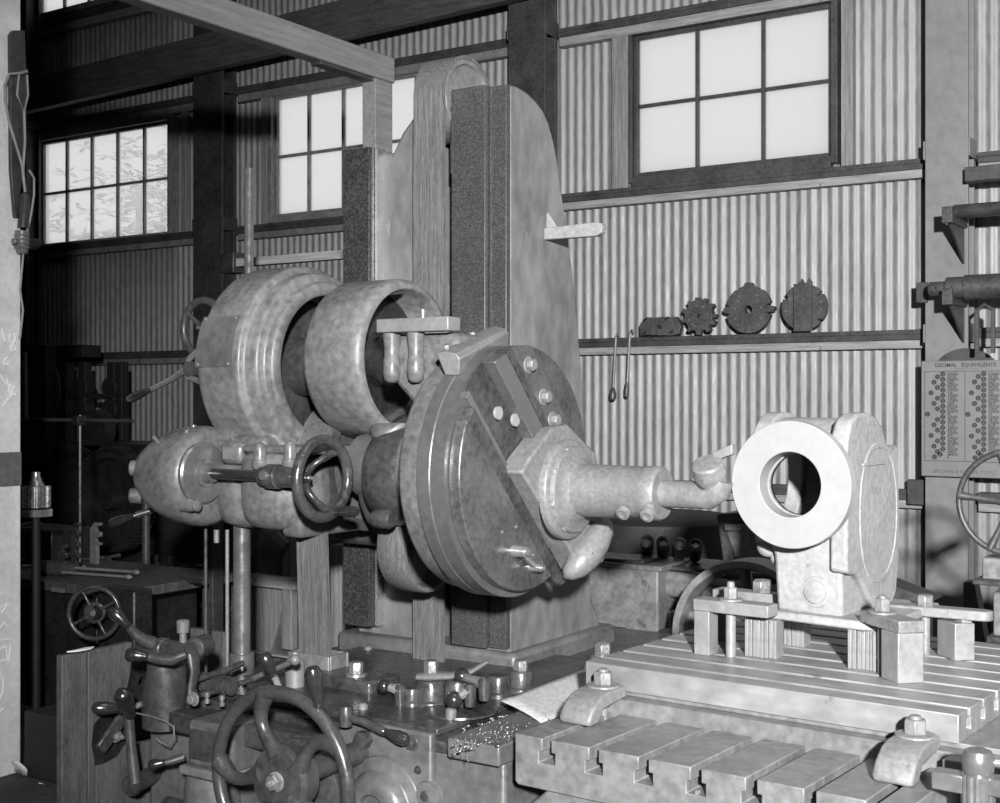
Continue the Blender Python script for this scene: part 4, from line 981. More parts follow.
# ---- finger clamps holding the plate down on the table
def finger(label, a0, a1, bn, bt):
    t = thing('finger_clamp', label, 'clamp', ((a0+a1)/2, (bn+bt)/2, TZ), 'finger clamps on the table', M=MT)
    pr = [(bt, TZ+.001), (bt-.004, TZ+.018), (bt+.02, TZ+.05), (bt+.06, TZ+.074), (bt+.1, TZ+.083), (bn+.045, TZ+.084), (bn+.05, TZ+.05), (bn, TZ+.046), (bt+.075, TZ+.036), (bt+.045, TZ+.001)]
    mb = tmb(); R = []
    for f_, sh in ((0, .012), (.12, 0), (.88, 0), (1, .012)):
        x = a0+(a1-a0)*f_; cb = sum(p[0] for p in pr)/len(pr); cz = sum(p[1] for p in pr)/len(pr)
        k = 1-sh*3
        R.append([V(x, cb+(p[0]-cb)*k, cz+(p[1]-cz)*k) for p in pr])
    mb.rings(R); mb.build('clamp_body', 'tool_iron', t, bevel=.006, ang=50)
    tbolt(t, ((a0+a1)/2, bn, TZ+.083), .029, .036, 'tool_iron', 'nut', True, .006)
    tmb().cyl(((a0+a1)/2, bn, TZ-.03), ((a0+a1)/2, bn, TZ+.085), .014, seg=14).build('stud', 'tool_iron', t)
    return t
finger('curved finger clamp with a hex nut at the left front corner of the plate', -2.07, -1.965, 3.225, 3.07)
finger('curved finger clamp with a hex nut below the right front corner of the plate', -1.145, -1.045, 3.215, 3.05)
# ================================================================== WORKPIECE (pale cast housing)
WP = thing('cast_housing', 'pale cast metal housing with a bright machined ring facing front, clamped on the plate', 'casting', (-1.58, 3.9, .97), M=MT)
RC = V(-1.61, 3.62, 1.388)
def boolean(ob, cutters):
    for cobj in cutters:
        m = ob.modifiers.new('b', 'BOOLEAN'); m.operation = 'DIFFERENCE'; m.object = cobj; m.solver = 'EXACT'
    dg = bpy.context.evaluated_depsgraph_get(); dg.update()
    me = bpy.data.meshes.new_from_object(ob.evaluated_get(dg)); old = ob.data
    ob.modifiers.clear(); ob.data = me; bpy.data.meshes.remove(old)
    for cobj in cutters: bpy.data.objects.remove(cobj)
tmb().lathe(RC, Y, [(.085,.098),(0,.098),(-.002,.1),(-.002,.189),(.0,.191),(.036,.191),(.038,.175),(.085,.16)], 96, closed=True).build('machined_ring', 'white_metal', WP, ang=30)
br = tmb().lathe((-1.77, 3.90, 1.36), X, [(0,.19),(0,.225),(.27,.225),(.27,.19)], 64, closed=True).build('barrel', 'casting', WP, ang=40)
cut = tmb().cyl(RC-Y*.1, RC+Y*.2, .0975, seg=64).build('cut', 'casting', WP)
boolean(br, [cut])
def oval(hb, hz, cb, cz, n=48, p=2.3):
    pts = []
    for i in range(n):
        a = 2*PI*i/n; ca, sa_ = math.cos(a), math.sin(a)
        pts.append((cb+hb*math.copysign(abs(ca)**(2/p), ca), cz+hz*math.copysign(abs(sa_)**(2/p), sa_)))
    return pts
def plate_ring(outer, inner, a0, a1, name, m, root):
    mb = tmb()
    mb.rings([[V(a0,*p) for p in inner], [V(a0,*p) for p in outer], [V(a1,*p) for p in outer], [V(a1,*p) for p in inner]], closed=True)
    return mb.build(name, m, root, bevel=.006, ang=40)
plate_ring(oval(.165,.19,3.90,1.412), oval(.13,.155,3.9,1.40,p=2), -1.80, -1.745, 'left_flange', 'casting', WP)
ro = [(3.69,1.13),(3.69,1.2),(3.69,1.5),(3.70,1.54),(3.73,1.58),(3.78,1.6),(3.86,1.603),(3.93,1.59),(3.98,1.56),(4.01,1.52),(4.03,1.495),(4.12,1.495),(4.13,1.48),(4.14,1.3),(4.135,1.12),(4.11,1.02),(4.06,.975),(3.99,.97),(3.93,.99),(3.87,1.03),(3.82,1.08),(3.77,1.115),(3.72,1.12)]
tmb().prism(ro, (-1.515,0,0), Y, Z, X, .055).build('right_flange', 'casting', WP, bevel=.01, ang=40)
inn = oval(.15,.2,3.955,1.29,n=len(ro))
out_ = oval(.166,.222,3.953,1.29,n=len(ro))
tmb().rings([[V(-1.47,*p) for p in inn], [V(-1.47,*p) for p in out_], [V(-1.457,*p) for p in out_], [V(-1.457,*p) for p in inn]], closed=True).build('flange_rim', 'casting', WP, bevel=.004, ang=50)
tmb().bx(-1.462, -1.454, 3.81, 4.0, 1.44, 1.448).build('parting_ridge', 'casting', WP)
# lower box with boss and feet
pl = [(-1.735, 1.25), (-1.705, 1.16), (-1.695, .99), (-1.485, .985), (-1.488, 1.25)]
tmb().prism(pl, (0, 3.715, 0), X, Z, Y, .4).build('pedestal', 'casting', WP, bevel=.012)
p = tb(816, 592, 3.715); tmb().lathe((p.x, 3.72, p.z), -Y, [(0,.05),(.008,.046),(.009,.034),(.016,.034),(.018,.03),(.018,0)], 32).build('boss', 'casting', WP, ang=30)
tmb().prism([(-1.79,3.70),(-1.40,3.66),(-1.335,3.70),(-1.335,4.15),(-1.79,4.15)], (0,0,.967), X, Y, Z, .027).build('foot', 'casting', WP, bevel=.006)
mb = tmb(); p = tb(766, 548, 3.75); mb.ball((p.x, 3.77, p.z), .035, 12, (1.1,1,.9)); mb.ball((p.x-.02, 3.77, p.z+.03), .025, 10); mb.ball((p.x+.03, 3.77, p.z-.03), .024, 10); mb.build('rough_lug', 'casting', WP)
# strips packed under the foot
rnd = random.Random(4)
def pack(px0, px1, py, n, group, label, h=.117, db=.055):
    a = tz(px0, py, PZ1); b = tz(px1, py+2, PZ1); w = (b.x-a.x)/n
    for i in range(n):
        x = a.x+w*i; off = rnd.uniform(-.006, .006); hh = h
        o = tmb().bx(x+.0007, x+w-.0007, a.y+off, a.y+off+db, PZ1, PZ1+hh).build('packing_strip', 'block_steel' if i % 3 else 'plate_steel', bevel=.0012)
        tag(o, label, 'packing strip', group)
pack(745, 781, 655.5, 8, 'strips under the left front foot', 'upright steel strip in the pack under the left front foot of the casting')
pack(783, 806, 645, 5, 'strips under the left rear foot', 'upright steel strip in the pack behind the left front foot of the casting')
pack(848, 881, 668, 7, 'strips under the right front foot', 'upright steel strip in the pack under the right front foot beside the large block')
# left clamp: riser block, strap, stud and nut
p = tz(694, 654, PZ1); p2 = tz(712, 655, PZ1)
sh = .136
o = tmb().bx(p.x, p2.x, p.y, p.y+.06, PZ1, PZ1+sh).build('riser_block', 'block_steel', bevel=.002)
tag(o, 'upright pale block under the outer end of the left clamp strap', 'block')
s0 = tb(693, 605, p.y-.004); s1 = tb(768, 610, p.y-.004)
t = thing('strap_clamp', 'flat pale strap clamp with stud and nut left of the casting', 'clamp', ((s0.x+s1.x)/2, p.y+.03, PZ1+sh), M=MT)
tmb().bx(s0.x, s1.x, p.y-.004, p.y+.066, PZ1+sh, PZ1+sh+.037).build('strap', 'block_steel', t, bevel=.003)
st = tz(737.5, 654, PZ1); tmb().cyl((st.x, p.y+.035, PZ1), (st.x, p.y+.035, PZ1+sh+.06), .0155, seg=18).build('stud', 'block_steel', t)
tbolt(t, (st.x, p.y+.035, PZ1+sh+.037), .022, .034, 'block_steel', 'nut', True, .014)
zz = PZ1+sh
q = tb(762, 600, p.y+.26)
t = thing('strap_clamp', 'second clamp strap with a large hex nut just behind the left clamp strap', 'clamp', (q.x, q.y, zz), M=MT)
tmb().bx(q.x-.16, q.x+.07, q.y-.035, q.y+.035, zz, zz+.035).build('strap', 'block_steel', t, bevel=.003)
tbolt(t, (q.x, q.y, zz+.035), .031, .04, 'bright_steel', 'nut', False)
tmb().cyl((q.x, q.y, PZ1), (q.x, q.y, zz), .015, seg=14).build('stud', 'dark_iron', t)
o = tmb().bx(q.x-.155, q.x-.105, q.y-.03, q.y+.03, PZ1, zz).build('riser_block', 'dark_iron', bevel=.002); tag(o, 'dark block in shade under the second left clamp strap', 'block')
# right clamps
k0 = tz(898, 684, PZ1); k1 = tz(881, 678, PZ1); k2 = tz(924, 683, PZ1)
e1 = (k1-k0); e2 = (k2-k0); bh = .142
def quad(mb, o_, u, w, z0, z1): return mb.hexa([o_+Z*(z0-o_.z), o_+u+Z*(z0-o_.z), o_+u+w+Z*(z0-o_.z), o_+w+Z*(z0-o_.z), o_+Z*(z1-o_.z), o_+u+Z*(z1-o_.z), o_+u+w+Z*(z1-o_.z), o_+w+Z*(z1-o_.z)])
o = quad(tmb(), k0, e2, e1, PZ1, PZ1+bh).build('riser_block', 'block_steel', bevel=.003); tag(o, 'largest square steel block standing at the right front of the casting', 'block')
t = thing('strap_clamp', 'thick angled clamp strap resting on the largest block, right of the casting', 'clamp', k0+Z*bh, M=MT)
zc = PZ1+bh; u_ = e1.normalized(); w_ = e2.normalized()
quad(tmb(), k0+w_*-.004-u_*.01, w_*.078, u_*.19, zc, zc+.034).build('strap', 'tool_iron', t, bevel=.003)
n_ = k0+u_*.13+w_*.035; tbolt(t, (n_.x, n_.y, zc+.034), .024, .036, 'tool_iron', 'nut', True, .006)
tmb().cyl((n_.x, n_.y, PZ1), (n_.x, n_.y, zc+.034), .014, seg=14).build('stud', 'tool_iron', t)
k0 = tz(955, 661, PZ1); k1 = tz(937, 655, PZ1); k2 = tz(975, 660.5, PZ1); e1 = k1-k0; e2 = k2-k0
o = quad(tmb(), k0, e2, e1, PZ1, PZ1+.113).build('riser_block', 'block_steel', bevel=.003); tag(o, 'smaller square block under the far end of the long right strap', 'block')
o = quad(tmb(), k0+e2*.45+e1*.1, e2*.5, e1*.5, PZ1+.113, PZ1+.122).build('shim', 'block_steel', bevel=.001); tag(o, 'thin shim between the smaller block and the long right strap', 'shim')
zc = PZ1+.122
t = thing('strap_clamp', 'long thin round ended clamp strap reaching right to the smaller block', 'clamp', (k0.x-.1, k0.y+.08, zc), M=MT)
s0 = k0+V(.065,.06,0); s0.z = zc; d_ = V(-.31,-.03,0).normalized(); sd_ = V(-d_.y, d_.x, 0)
pl = [(-.0,-.03),(.31,-.034),(.31,.034),(0,.03)]+[( -math.sin(PI*i/8)*.03, math.cos(PI*i/8)*.03) for i in range(1,8)]
tmb().prism(pl, s0, d_, sd_, Z, .03).build('strap', 'tool_iron', t, bevel=.004)
n_ = tb(930, 622, s0.y-.01); n_ = s0+d_*.17
tbolt(t, (n_.x, n_.y, zc+.03), .026, .034, 'bright_steel', 'nut', False)
tmb().cyl((n_.x, n_.y, PZ1), (n_.x, n_.y, zc+.03), .014, seg=14).build('stud', 'tool_iron', t)
# lug with stud nut behind the left end of the plate, on the machine foot
p = aZ(603, 668, .72)
mb = MB().lathe((p.x, p.y, .62), Z, [(0,.09),(.06,.075),(.12,.06),(.13,.045)], 28)
o = mb.build('foot_lug', 'block_steel', BM); hexbolt(BM, (p.x, p.y, .75), Z, .03, .045, 'bright_steel', 'nut')
# ---- tin sheet with filings, chips on the ledge
q = [aZ(500,701,.70), aZ(541,723,.665), aZ(610,700,.665), aZ(598,664,.72)]
a_, b_, c_, d_ = q
mb = MB(); n = 8; G = []
for i in range(n+1):
    r = []
    for j in range(n+1):
        u, v = i/n, j/n; pt = (a_*(1-u)+b_*u)*(1-v)+(d_*(1-u)+c_*u)*v
        r.append(mb.v(pt+Z*(.003*math.sin(PI*u)*(1-v)+.002*math.sin(3*u+2*v))))
    G.append(r)
for i in range(n):
    for j in range(n): mb.f([G[i][j], G[i+1][j], G[i+1][j+1], G[i][j+1]])
o = mb.build('tin_sheet', 'chip_sheet'); s_ = o.modifiers.new('t', 'SOLIDIFY'); s_.thickness = .002
tag(o, 'thin pale sheet covered in fine filings lying between the machine base and the table', 'sheet')
rnd = random.Random(9); mb = MB()
for i in range(900):
    px = rnd.gauss(497, 26); py = 733-(px-497)*.27+rnd.gauss(0, 6)
    if px < 452 or py < 712 or px > 560: continue
    p = aZ(px, py, .648+.0+max(0,rnd.gauss(.008,.006))); s_ = rnd.uniform(.0025, .006)
    mb.obox(p, V(rnd.random(),rnd.random(),rnd.random()), V(rnd.random()-.5,rnd.random(),.3), Z, s_*2, s_*.5, s_)
p0 = aZ(452, 737, .64)
o = mb.build('metal_chips', 'chips', recalc=False); tag(o, 'scatter of bright metal chips on the machine ledge below the sheet', 'chips', kind='stuff')
# ---- capstan head in the bottom right corner
p = tb(978, 768, 3.04); cx, cy = p.x, p.y; dz = p.z-.70
t = thing('turnstile_clamp', 'bright knurled screw head with cross bars in the bottom right corner', 'clamp screw', (cx, cy, .5), M=MT)
mb = tmb(); seg = 36; R = []
for z, r in ((.4,.03),(.615,.03),(.618,.038),(.685,.038),(.688,.031),(.695,.035),(.725,.036),(.74,.03),(.745,.018)):
    R.append([V(cx+math.cos(2*PI*i/seg)*r*(1-(.08 if (.61 < z < .687 and i % 3 == 0) else 0)), cy+math.sin(2*PI*i/seg)*r*(1-(.08 if (.61 < z < .687 and i % 3 == 0) else 0)), z+dz) for i in range(seg)])
mb.rings(R); mb.build('knurled_head', 'machined', t, ang=35)
tmb().bx(cx-.1, cx-.025, cy-.025, cy+.025, .64+dz, .682+dz).build('square_arm', 'machined', t, bevel=.004)
tmb().bx(cx+.025, cx+.12, cy-.02, cy+.025, .645+dz, .685+dz).build('square_arm', 'machined', t, bevel=.004)
tmb().cyl((cx+.02, cy+.01, .715+dz), (cx+.2, cy+.05, .715+dz), .01, seg=14).build('cross_bar', 'bright_steel', t)
tmb().lathe((cx, cy, 0), Z, [(0,.1),(.05,.1),(.06,.045),(.4+dz,.045)], 24).build('screw_pillar', 'table_iron', t)
a = tz(962, 745, .765)
o = tmb().beam((a.x+.02, 3.2, .745), (a.x+.02, 4.6, .745), .05, .03).build('slide_rail', 'table_iron', TB, bevel=.003)
tmb().beam((a.x+.11, 3.3, .72), (a.x+.11, 4.6, .72), .06, .03).build('slide_rail', 'dark_iron', TB, bevel=.003)
# ================================================================== BACKGROUND, RIGHT OF THE COLUMN
# pitted iron block with clutter on top
Yb = 5.35
a = aY(591, 563, Yb); b = aY(658, 566, Yb)
t = thing('iron_stand', 'pitted grey iron box stand behind the column foot', 'stand', ((a.x+b.x)/2, Yb+.15, 0))
x0, x1, zt = a.x-.18, b.x, a.z
MB().bx(x0, x1, Yb, Yb+.35, zt-.3, zt).build('upper_block', 'pitted_iron', t, bevel=.01)
MB().bx(x0, x1+.02, Yb-.01, Yb+.36, zt-.015, zt+.01).build('top_lip', 'pitted_iron', t, bevel=.006)
MB().bx(x0-.05, x1-.02, Yb+.02, Yb+.36, 0, zt-.3).build('lower_block', 'pitted_iron', t, bevel=.02)
p = aY(600, 624, Yb); MB().bx(p.x-.15, p.x+.14, Yb+.0, Yb+.05, p.z-.03, p.z).build('slot_bar', 'black_iron', t, bevel=.004)
p = aY(628, 646, Yb); MB().lathe((p.x, Yb+.0, p.z-.14), -Y, [(-.05,.16),(.0,.16),(.015,.15),(.015,0)], 40).build('round_pad', 'pitted_iron', t)
# loose plates and rolled stock on the stand
for i, (px, py, w, h, lab) in enumerate(((600,559,.24,.012,'thin flat steel plate lying on the left of the box stand'),(632,557,.2,.016,'flat slotted steel piece lying on the right of the box stand'))):
    p = aY(px, py, Yb+.1); o = MB().bx(p.x-w/2, p.x+w/2, Yb+.02, Yb+.2, zt+.0105, zt+.0105+h).build('steel_plate', 'dark_iron', bevel=.004); tag(o, lab, 'plate')
rnd = random.Random(2)
for i in range(4):
    p = aY(650+i*16, 552-i*1, Yb+.28); L = .12
    o = MB().lathe(V(p.x, Yb+.25, zt+.06), V(.25,-.5,.35), [(-.07,.028),(.07,.034),(.075,.02),(.06,.018)], 16).build('rough_casting', 'dark_iron')
    tag(o, 'small dark rough casting in the row of castings behind the box stand', 'casting', 'row of rough castings behind the boring bar')
# shelf for these castings
p = aY(700, 562, Yb+.2)
o = MB().bx(x1, p.x+.55, Yb+.1, Yb+.45, zt-.02, zt+.0).build('back_shelf', 'dark_iron', bevel=.005); tag(o, 'dark iron shelf reaching right from the box stand', 'shelf')
for i, (py, r) in enumerate(((572,.03),(583,.04))):
    a = aY(655, py+6, Yb+.05); b = aY(745, py+10, Yb+.05)
    o = MB().cyl((a.x-.05, Yb+.12, a.z), (b.x+.3, Yb+.14, a.z-.02), r, seg=18).build('long_bar', 'table_iron'); tag(o, ('upper' if i == 0 else 'lower')+' long round bar lying behind the spoked wheel', 'bar')
# spoked belt wheel standing behind the plate
c = aY(748, 638, 5.05); R_ = aY(748, 560, 5.05).z-c.z
t = thing('spoked_wheel', 'broad rimmed spoked iron wheel standing behind the left clamp', 'wheel', (c.x, 5.1, c.z-R_))
MB().lathe((c.x, 5.0, c.z), Y, [(0,R_-.03),(0,R_),(.16,R_),(.16,R_-.03),(.1,R_-.045),(.06,R_-.045)], 64, closed=True).build('rim', 'table_iron', t, bevel=.003)
MB().lathe((c.x, 4.98, c.z), Y, [(0,.05),(.2,.06)], 24).build('hub', 'dark_iron', t)
for i in range(5):
    a = .4+2*PI*i/5; MB().tube([V(c.x+math.cos(a)*.05,5.08,c.z+math.sin(a)*.05), V(c.x+math.cos(a)*(R_-.035),5.08,c.z+math.sin(a)*(R_-.035))], [.035,.025], 10).build('spoke', 'table_iron', t)
# dark machine frame behind it
def mframe(px, py, Y_=5.9): return aY(px, py, Y_)
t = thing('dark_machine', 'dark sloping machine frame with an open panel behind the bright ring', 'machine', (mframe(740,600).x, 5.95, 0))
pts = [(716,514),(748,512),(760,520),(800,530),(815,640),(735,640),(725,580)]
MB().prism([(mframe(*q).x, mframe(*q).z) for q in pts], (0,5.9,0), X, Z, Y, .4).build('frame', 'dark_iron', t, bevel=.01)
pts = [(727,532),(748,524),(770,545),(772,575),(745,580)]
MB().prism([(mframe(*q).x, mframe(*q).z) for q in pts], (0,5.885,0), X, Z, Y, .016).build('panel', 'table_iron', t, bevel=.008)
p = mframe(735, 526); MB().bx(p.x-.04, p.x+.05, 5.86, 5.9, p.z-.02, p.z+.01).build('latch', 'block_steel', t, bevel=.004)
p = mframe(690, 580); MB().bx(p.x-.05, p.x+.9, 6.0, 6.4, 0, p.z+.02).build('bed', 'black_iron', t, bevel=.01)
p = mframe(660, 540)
o = MB().lathe((aY(655,540,7.0).x, 7.0, 0), Z, [(0,.5),(aY(655,526,6.6).z,.5),(aY(655,522,6.6).z,.46),(aY(655,520,6.6).z,0)], 48).build('shade_fill_drum', 'black_shape'); tag(o, 'large black drum shape added to fill the shadowed dark under the boring bar', 'drum')  # black drum added to fill the bar's shadow and dark machinery behind
p = aY(676, 630, Yb); o = MB().bx(p.x-.05, p.x+.3, Yb+.02, Yb+.3, 0, p.z+.08).build('low_box', 'table_iron', bevel=.008); tag(o, 'low grey box on the floor between the box stand and the wheel', 'box')
p = aY(650, 634, Yb-.1); o = MB().lathe((p.x+.12, Yb-.12, 0), Z, [(0,.09),(p.z-.06,.09),(p.z-.01,.085),(p.z+.03,.06),(p.z+.045,0)], 24).build('black_pedestal', 'black_iron'); tag(o, 'short round topped black pedestal beside the box stand', 'pedestal')
# ---- machine at the right edge
wy = 5.2
t = thing('edge_machine', 'machine at the right edge with a thin rimmed dark handwheel in front of the chart', 'machine', (aY(1030,600,wy).x, wy+.2, 0))
c = aY(1012, 503, wy); R_ = c.x-aY(959, 503, wy).x
hw, c, sd, up = handwheel(t, 'handwheel', c, -Y, R_, .012, 5, 'dark_iron', a0=math.radians(-42), hub=.14, spr=.016, flat=1)
MB().cyl(c, c+Y*.3, .03, seg=16).build('shaft', 'dark_iron', t)
a = aY(985, 556, wy+.1); b = aY(977, 577, wy+.1)
MB().bx(a.x, a.x+.6, wy+.05, wy+.35, b.z, a.z).build('slide_block', 'table_iron', t, bevel=.006)
MB().bx(b.x, a.x+.6, wy+.02, wy+.38, b.z-.02, b.z).build('shelf', 'dark_iron', t, bevel=.004)
a = aY(993, 592, wy); b = aY(993, 636, wy)
MB().bx(a.x, a.x+.5, wy, wy+.3, b.z, a.z).build('lower_block', 'table_iron', t, bevel=.006)
MB().bx(a.x-.02, a.x+.5, wy-.02, wy+.3, b.z-.025, b.z).build('lower_shelf', 'dark_iron', t, bevel=.004)
MB().bx(a.x+.1, a.x+.5, wy+.1, wy+.5, 0, b.z-.02).build('leg', 'black_iron', t, bevel=.01)
f = lambda px, py: (aY(px,py,6.6).x, aY(px,py,6.6).z)
o = MB().prism([f(963,582),(f(974,582)),f(985,640),(f(985,650)[0],0),(f(964,650)[0],0)], (0,6.6,0), X, Z, Y, .1).build('leaning_plate', 'girt_dark', bevel=.005); tag(o, 'dark tapered plate standing at the foot of the grey post', 'plate')
p = aY(912, 597, 6.2); o = MB().prism([(p.x-.11,p.z-.04),(p.x+.06,p.z-.04),(p.x+.1,p.z-.01),(p.x-.13,p.z+.06)], (0,6.2,0), X, Z, Y, .2).build('dark_tray', 'girt_dark', bevel=.004); tag(o, 'dark slanted tray just behind the right end of the casting', 'tray')
tb_ = p; MB
o2 = MB().bx(p.x-.09, p.x+.05, 6.22, 6.38, 0, p.z-.041).build('tray_stand', 'dark_iron', bevel=.004); tag(o2, 'dark stand under the slanted tray behind the casting', 'stand')
a = aY(908, 480, 7.8); o = MB().bx(a.x-.02, PX[0]-.013, 7.85, 7.9, a.z-.15, a.z+.0).build('girt_cleat', 'girt_dark', bevel=.004); tag(o, 'small dark cleat plate on the wall girt left of the chart', 'cleat')
# ================================================================== BACKGROUND, LEFT
# the wooden bar on the wall side behind the drums
a = aY(236, 262, 5.0); b = aY(345, 250, 5.0)
t = thing('side_rail', 'pale wooden rail crossing behind the thin upright rod above the left drum', 'rail', ((a.x+b.x)/2, 5.0, a.z-.05))
MB().bx(a.x, b.x+.4, 4.98, 5.03, a.z-.028, a.z+.016).build('rail', 'wood_plank', t, bevel=.003)
MB().bx(a.x-.07, a.x+.02, 4.96, 5.06, a.z-.06, a.z+.05).build('end_block', 'black_iron', t, bevel=.005)
# panelled cabinet standing behind the vertical shaft
cy_ = 5.25
def cf(px, py): p = aY(px, py, cy_); return (p.x, p.z)
t = thing('panelled_cabinet', 'shabby panelled wooden partition behind the vertical shaft', 'cabinet', (cf(280,600)[0], cy_+.1, 0))
MB().bx(cf(225,600)[0], cf(350,600)[0], cy_+.05, cy_+.1, 0, cf(270,505)[1]).build('back_panel', 'guard_board', t)
MB().prism([cf(253,545), cf(257,528), cf(287,528), cf(282,590), cf(264,662), cf(252,662)], (0,cy_+.03,0), X, Z, Y, .02).build('leaning_board', 'wood_upright', t, bevel=.002)
for x0_, y0_, x1_, y1_ in ((253,573,298,590),(253,650,305,660)):
    a = cf(x0_, y0_); b = cf(x1_, y1_); MB().bx(a[0], b[0], cy_-.03, cy_+.03, b[1], a[1]).build('cross_rail', 'wood_plank', t, bevel=.005)
a = cf(284, 520); b = cf(294, 650); MB().bx(a[0], b[0], cy_-.02, cy_+.03, b[1], a[1]).build('stile', 'wood_upright', t, bevel=.005)
MB().beam(V(cf(268,522)[0],cy_-.04,cf(268,522)[1]), V(cf(292,545)[0],cy_-.04,cf(292,545)[1]), .03, .05).build('brace', 'wood_plank', t, bevel=.004)
# pieces seen between the belt and the column
p = aY(333, 640, 4.75); o = MB().bx(p.x-.02, p.x+.05, 4.75, 4.85, 0, aY(333,545,4.75).z).build('timber_upright', 'wood_upright', bevel=.006); tag(o, 'narrow pale timber upright between the drive belt and the column', 'timber')
# ---- dark gear machine
GY = 6.4
def gm(px, py, y=GY): return aY(px, py, y)
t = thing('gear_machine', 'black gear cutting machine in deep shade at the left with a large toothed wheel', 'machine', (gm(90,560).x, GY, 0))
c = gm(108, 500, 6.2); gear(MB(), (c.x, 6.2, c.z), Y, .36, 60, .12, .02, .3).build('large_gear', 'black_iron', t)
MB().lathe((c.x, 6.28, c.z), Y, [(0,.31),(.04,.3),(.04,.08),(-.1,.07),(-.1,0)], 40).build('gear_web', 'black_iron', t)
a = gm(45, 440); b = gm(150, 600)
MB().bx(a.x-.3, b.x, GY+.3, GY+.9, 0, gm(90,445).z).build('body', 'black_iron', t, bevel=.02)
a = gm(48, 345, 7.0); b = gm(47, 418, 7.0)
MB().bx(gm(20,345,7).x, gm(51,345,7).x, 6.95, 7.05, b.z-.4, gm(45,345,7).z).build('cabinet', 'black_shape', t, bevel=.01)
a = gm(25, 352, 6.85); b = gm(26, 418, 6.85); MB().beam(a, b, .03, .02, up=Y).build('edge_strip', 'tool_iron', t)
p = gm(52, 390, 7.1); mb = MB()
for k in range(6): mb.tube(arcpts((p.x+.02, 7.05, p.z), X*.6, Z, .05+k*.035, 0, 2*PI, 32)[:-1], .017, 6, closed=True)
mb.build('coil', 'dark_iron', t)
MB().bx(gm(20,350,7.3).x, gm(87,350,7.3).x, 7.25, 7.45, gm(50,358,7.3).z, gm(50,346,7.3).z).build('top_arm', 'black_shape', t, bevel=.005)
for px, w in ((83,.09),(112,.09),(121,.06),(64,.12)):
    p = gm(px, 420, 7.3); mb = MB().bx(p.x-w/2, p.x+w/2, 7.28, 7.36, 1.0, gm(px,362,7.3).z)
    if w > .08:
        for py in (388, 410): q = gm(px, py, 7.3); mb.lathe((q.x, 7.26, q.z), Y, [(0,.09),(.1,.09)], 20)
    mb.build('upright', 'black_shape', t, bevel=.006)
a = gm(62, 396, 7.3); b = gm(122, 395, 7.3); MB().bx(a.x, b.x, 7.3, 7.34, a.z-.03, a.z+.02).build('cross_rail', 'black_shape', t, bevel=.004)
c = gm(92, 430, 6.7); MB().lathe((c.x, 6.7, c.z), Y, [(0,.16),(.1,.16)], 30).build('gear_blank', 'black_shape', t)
# bright pinion and its ratchet ring at the photo edge
p = gm(36, 495, 4.12); py_ = 4.12
t = thing('pinion', 'bright steel pinion with long vertical teeth beside the whitewashed post', 'gear', (p.x, py_, 0))
gear(MB(), (p.x, py_, p.z-.06), Z, .062, 20, .105, .009).build('gear', 'bright_steel', t)
gear(MB(), (p.x+.005, py_, p.z-.105), Z, .066, 24, .035, .01).build('ratchet_ring', 'tool_iron', t)
MB().lathe((p.x, py_, p.z+.045), Z, [(0,.045),(.015,.035),(.05,.022),(.07,.022),(.07,0)], 20).build('hub', 'bright_steel', t)
MB().cyl((p.x, py_, 0), (p.x, py_, p.z-.105), .022, seg=14).build('spindle', 'black_shape', t)
# gauge stand: upright rod with a clamp and a cross rod
a = gm(80, 576, 4.9); b = gm(80, 415, 4.9)
t = thing('rod_stand', 'thin upright rod with a clamped horizontal rod in front of the dark gear machine', 'stand', (a.x, 4.9, a.z))
MB().cyl((a.x, 4.9, aY(60, 583, 4.35).z), (b.x, 4.9, b.z), .0085, seg=12).build('upright_rod', 'machined', t)
l = gm(22, 424, 4.9); r = gm(137, 422.5, 4.9); MB().cyl((l.x, 4.88, b.z-.03), (r.x, 4.88, b.z-.03), .011, seg=12).build('cross_rod', 'dark_iron', t)
MB().bx(a.x-.025, a.x+.025, 4.865, 4.925, b.z-.06, b.z-.005).build('rod_clamp', 'black_iron', t, bevel=.004)
# ---- bench with tools, its apron and the small dark handwheel
BY = 4.35
e0 = aY(44, 586, BY); e1 = aY(135, 582, BY)
bz = aY(60, 583, BY).z
xl_ = -6.3; xr_ = aY(122, 580, BY).x
t = thing('work_bench', 'dark wooden work bench with a thick top at the left', 'bench', ((xl_+xr_)/2, BY+.4, 0))
MB().bx(xl_, xr_, BY, BY+.78, bz-.05, bz).build('bench_top', 'wood_bench', t, bevel=.006)
MB().bx(xl_, xr_-.25, BY+.05, BY+.74, .0, bz-.05).build('bench_apron', 'black_iron', t, bevel=.006)
p = aY(52, 589, BY); MB().bx(p.x, p.x+.1, BY-.006, BY, p.z-.012, p.z+.012).build('bench_plate', 'tool_iron', t)
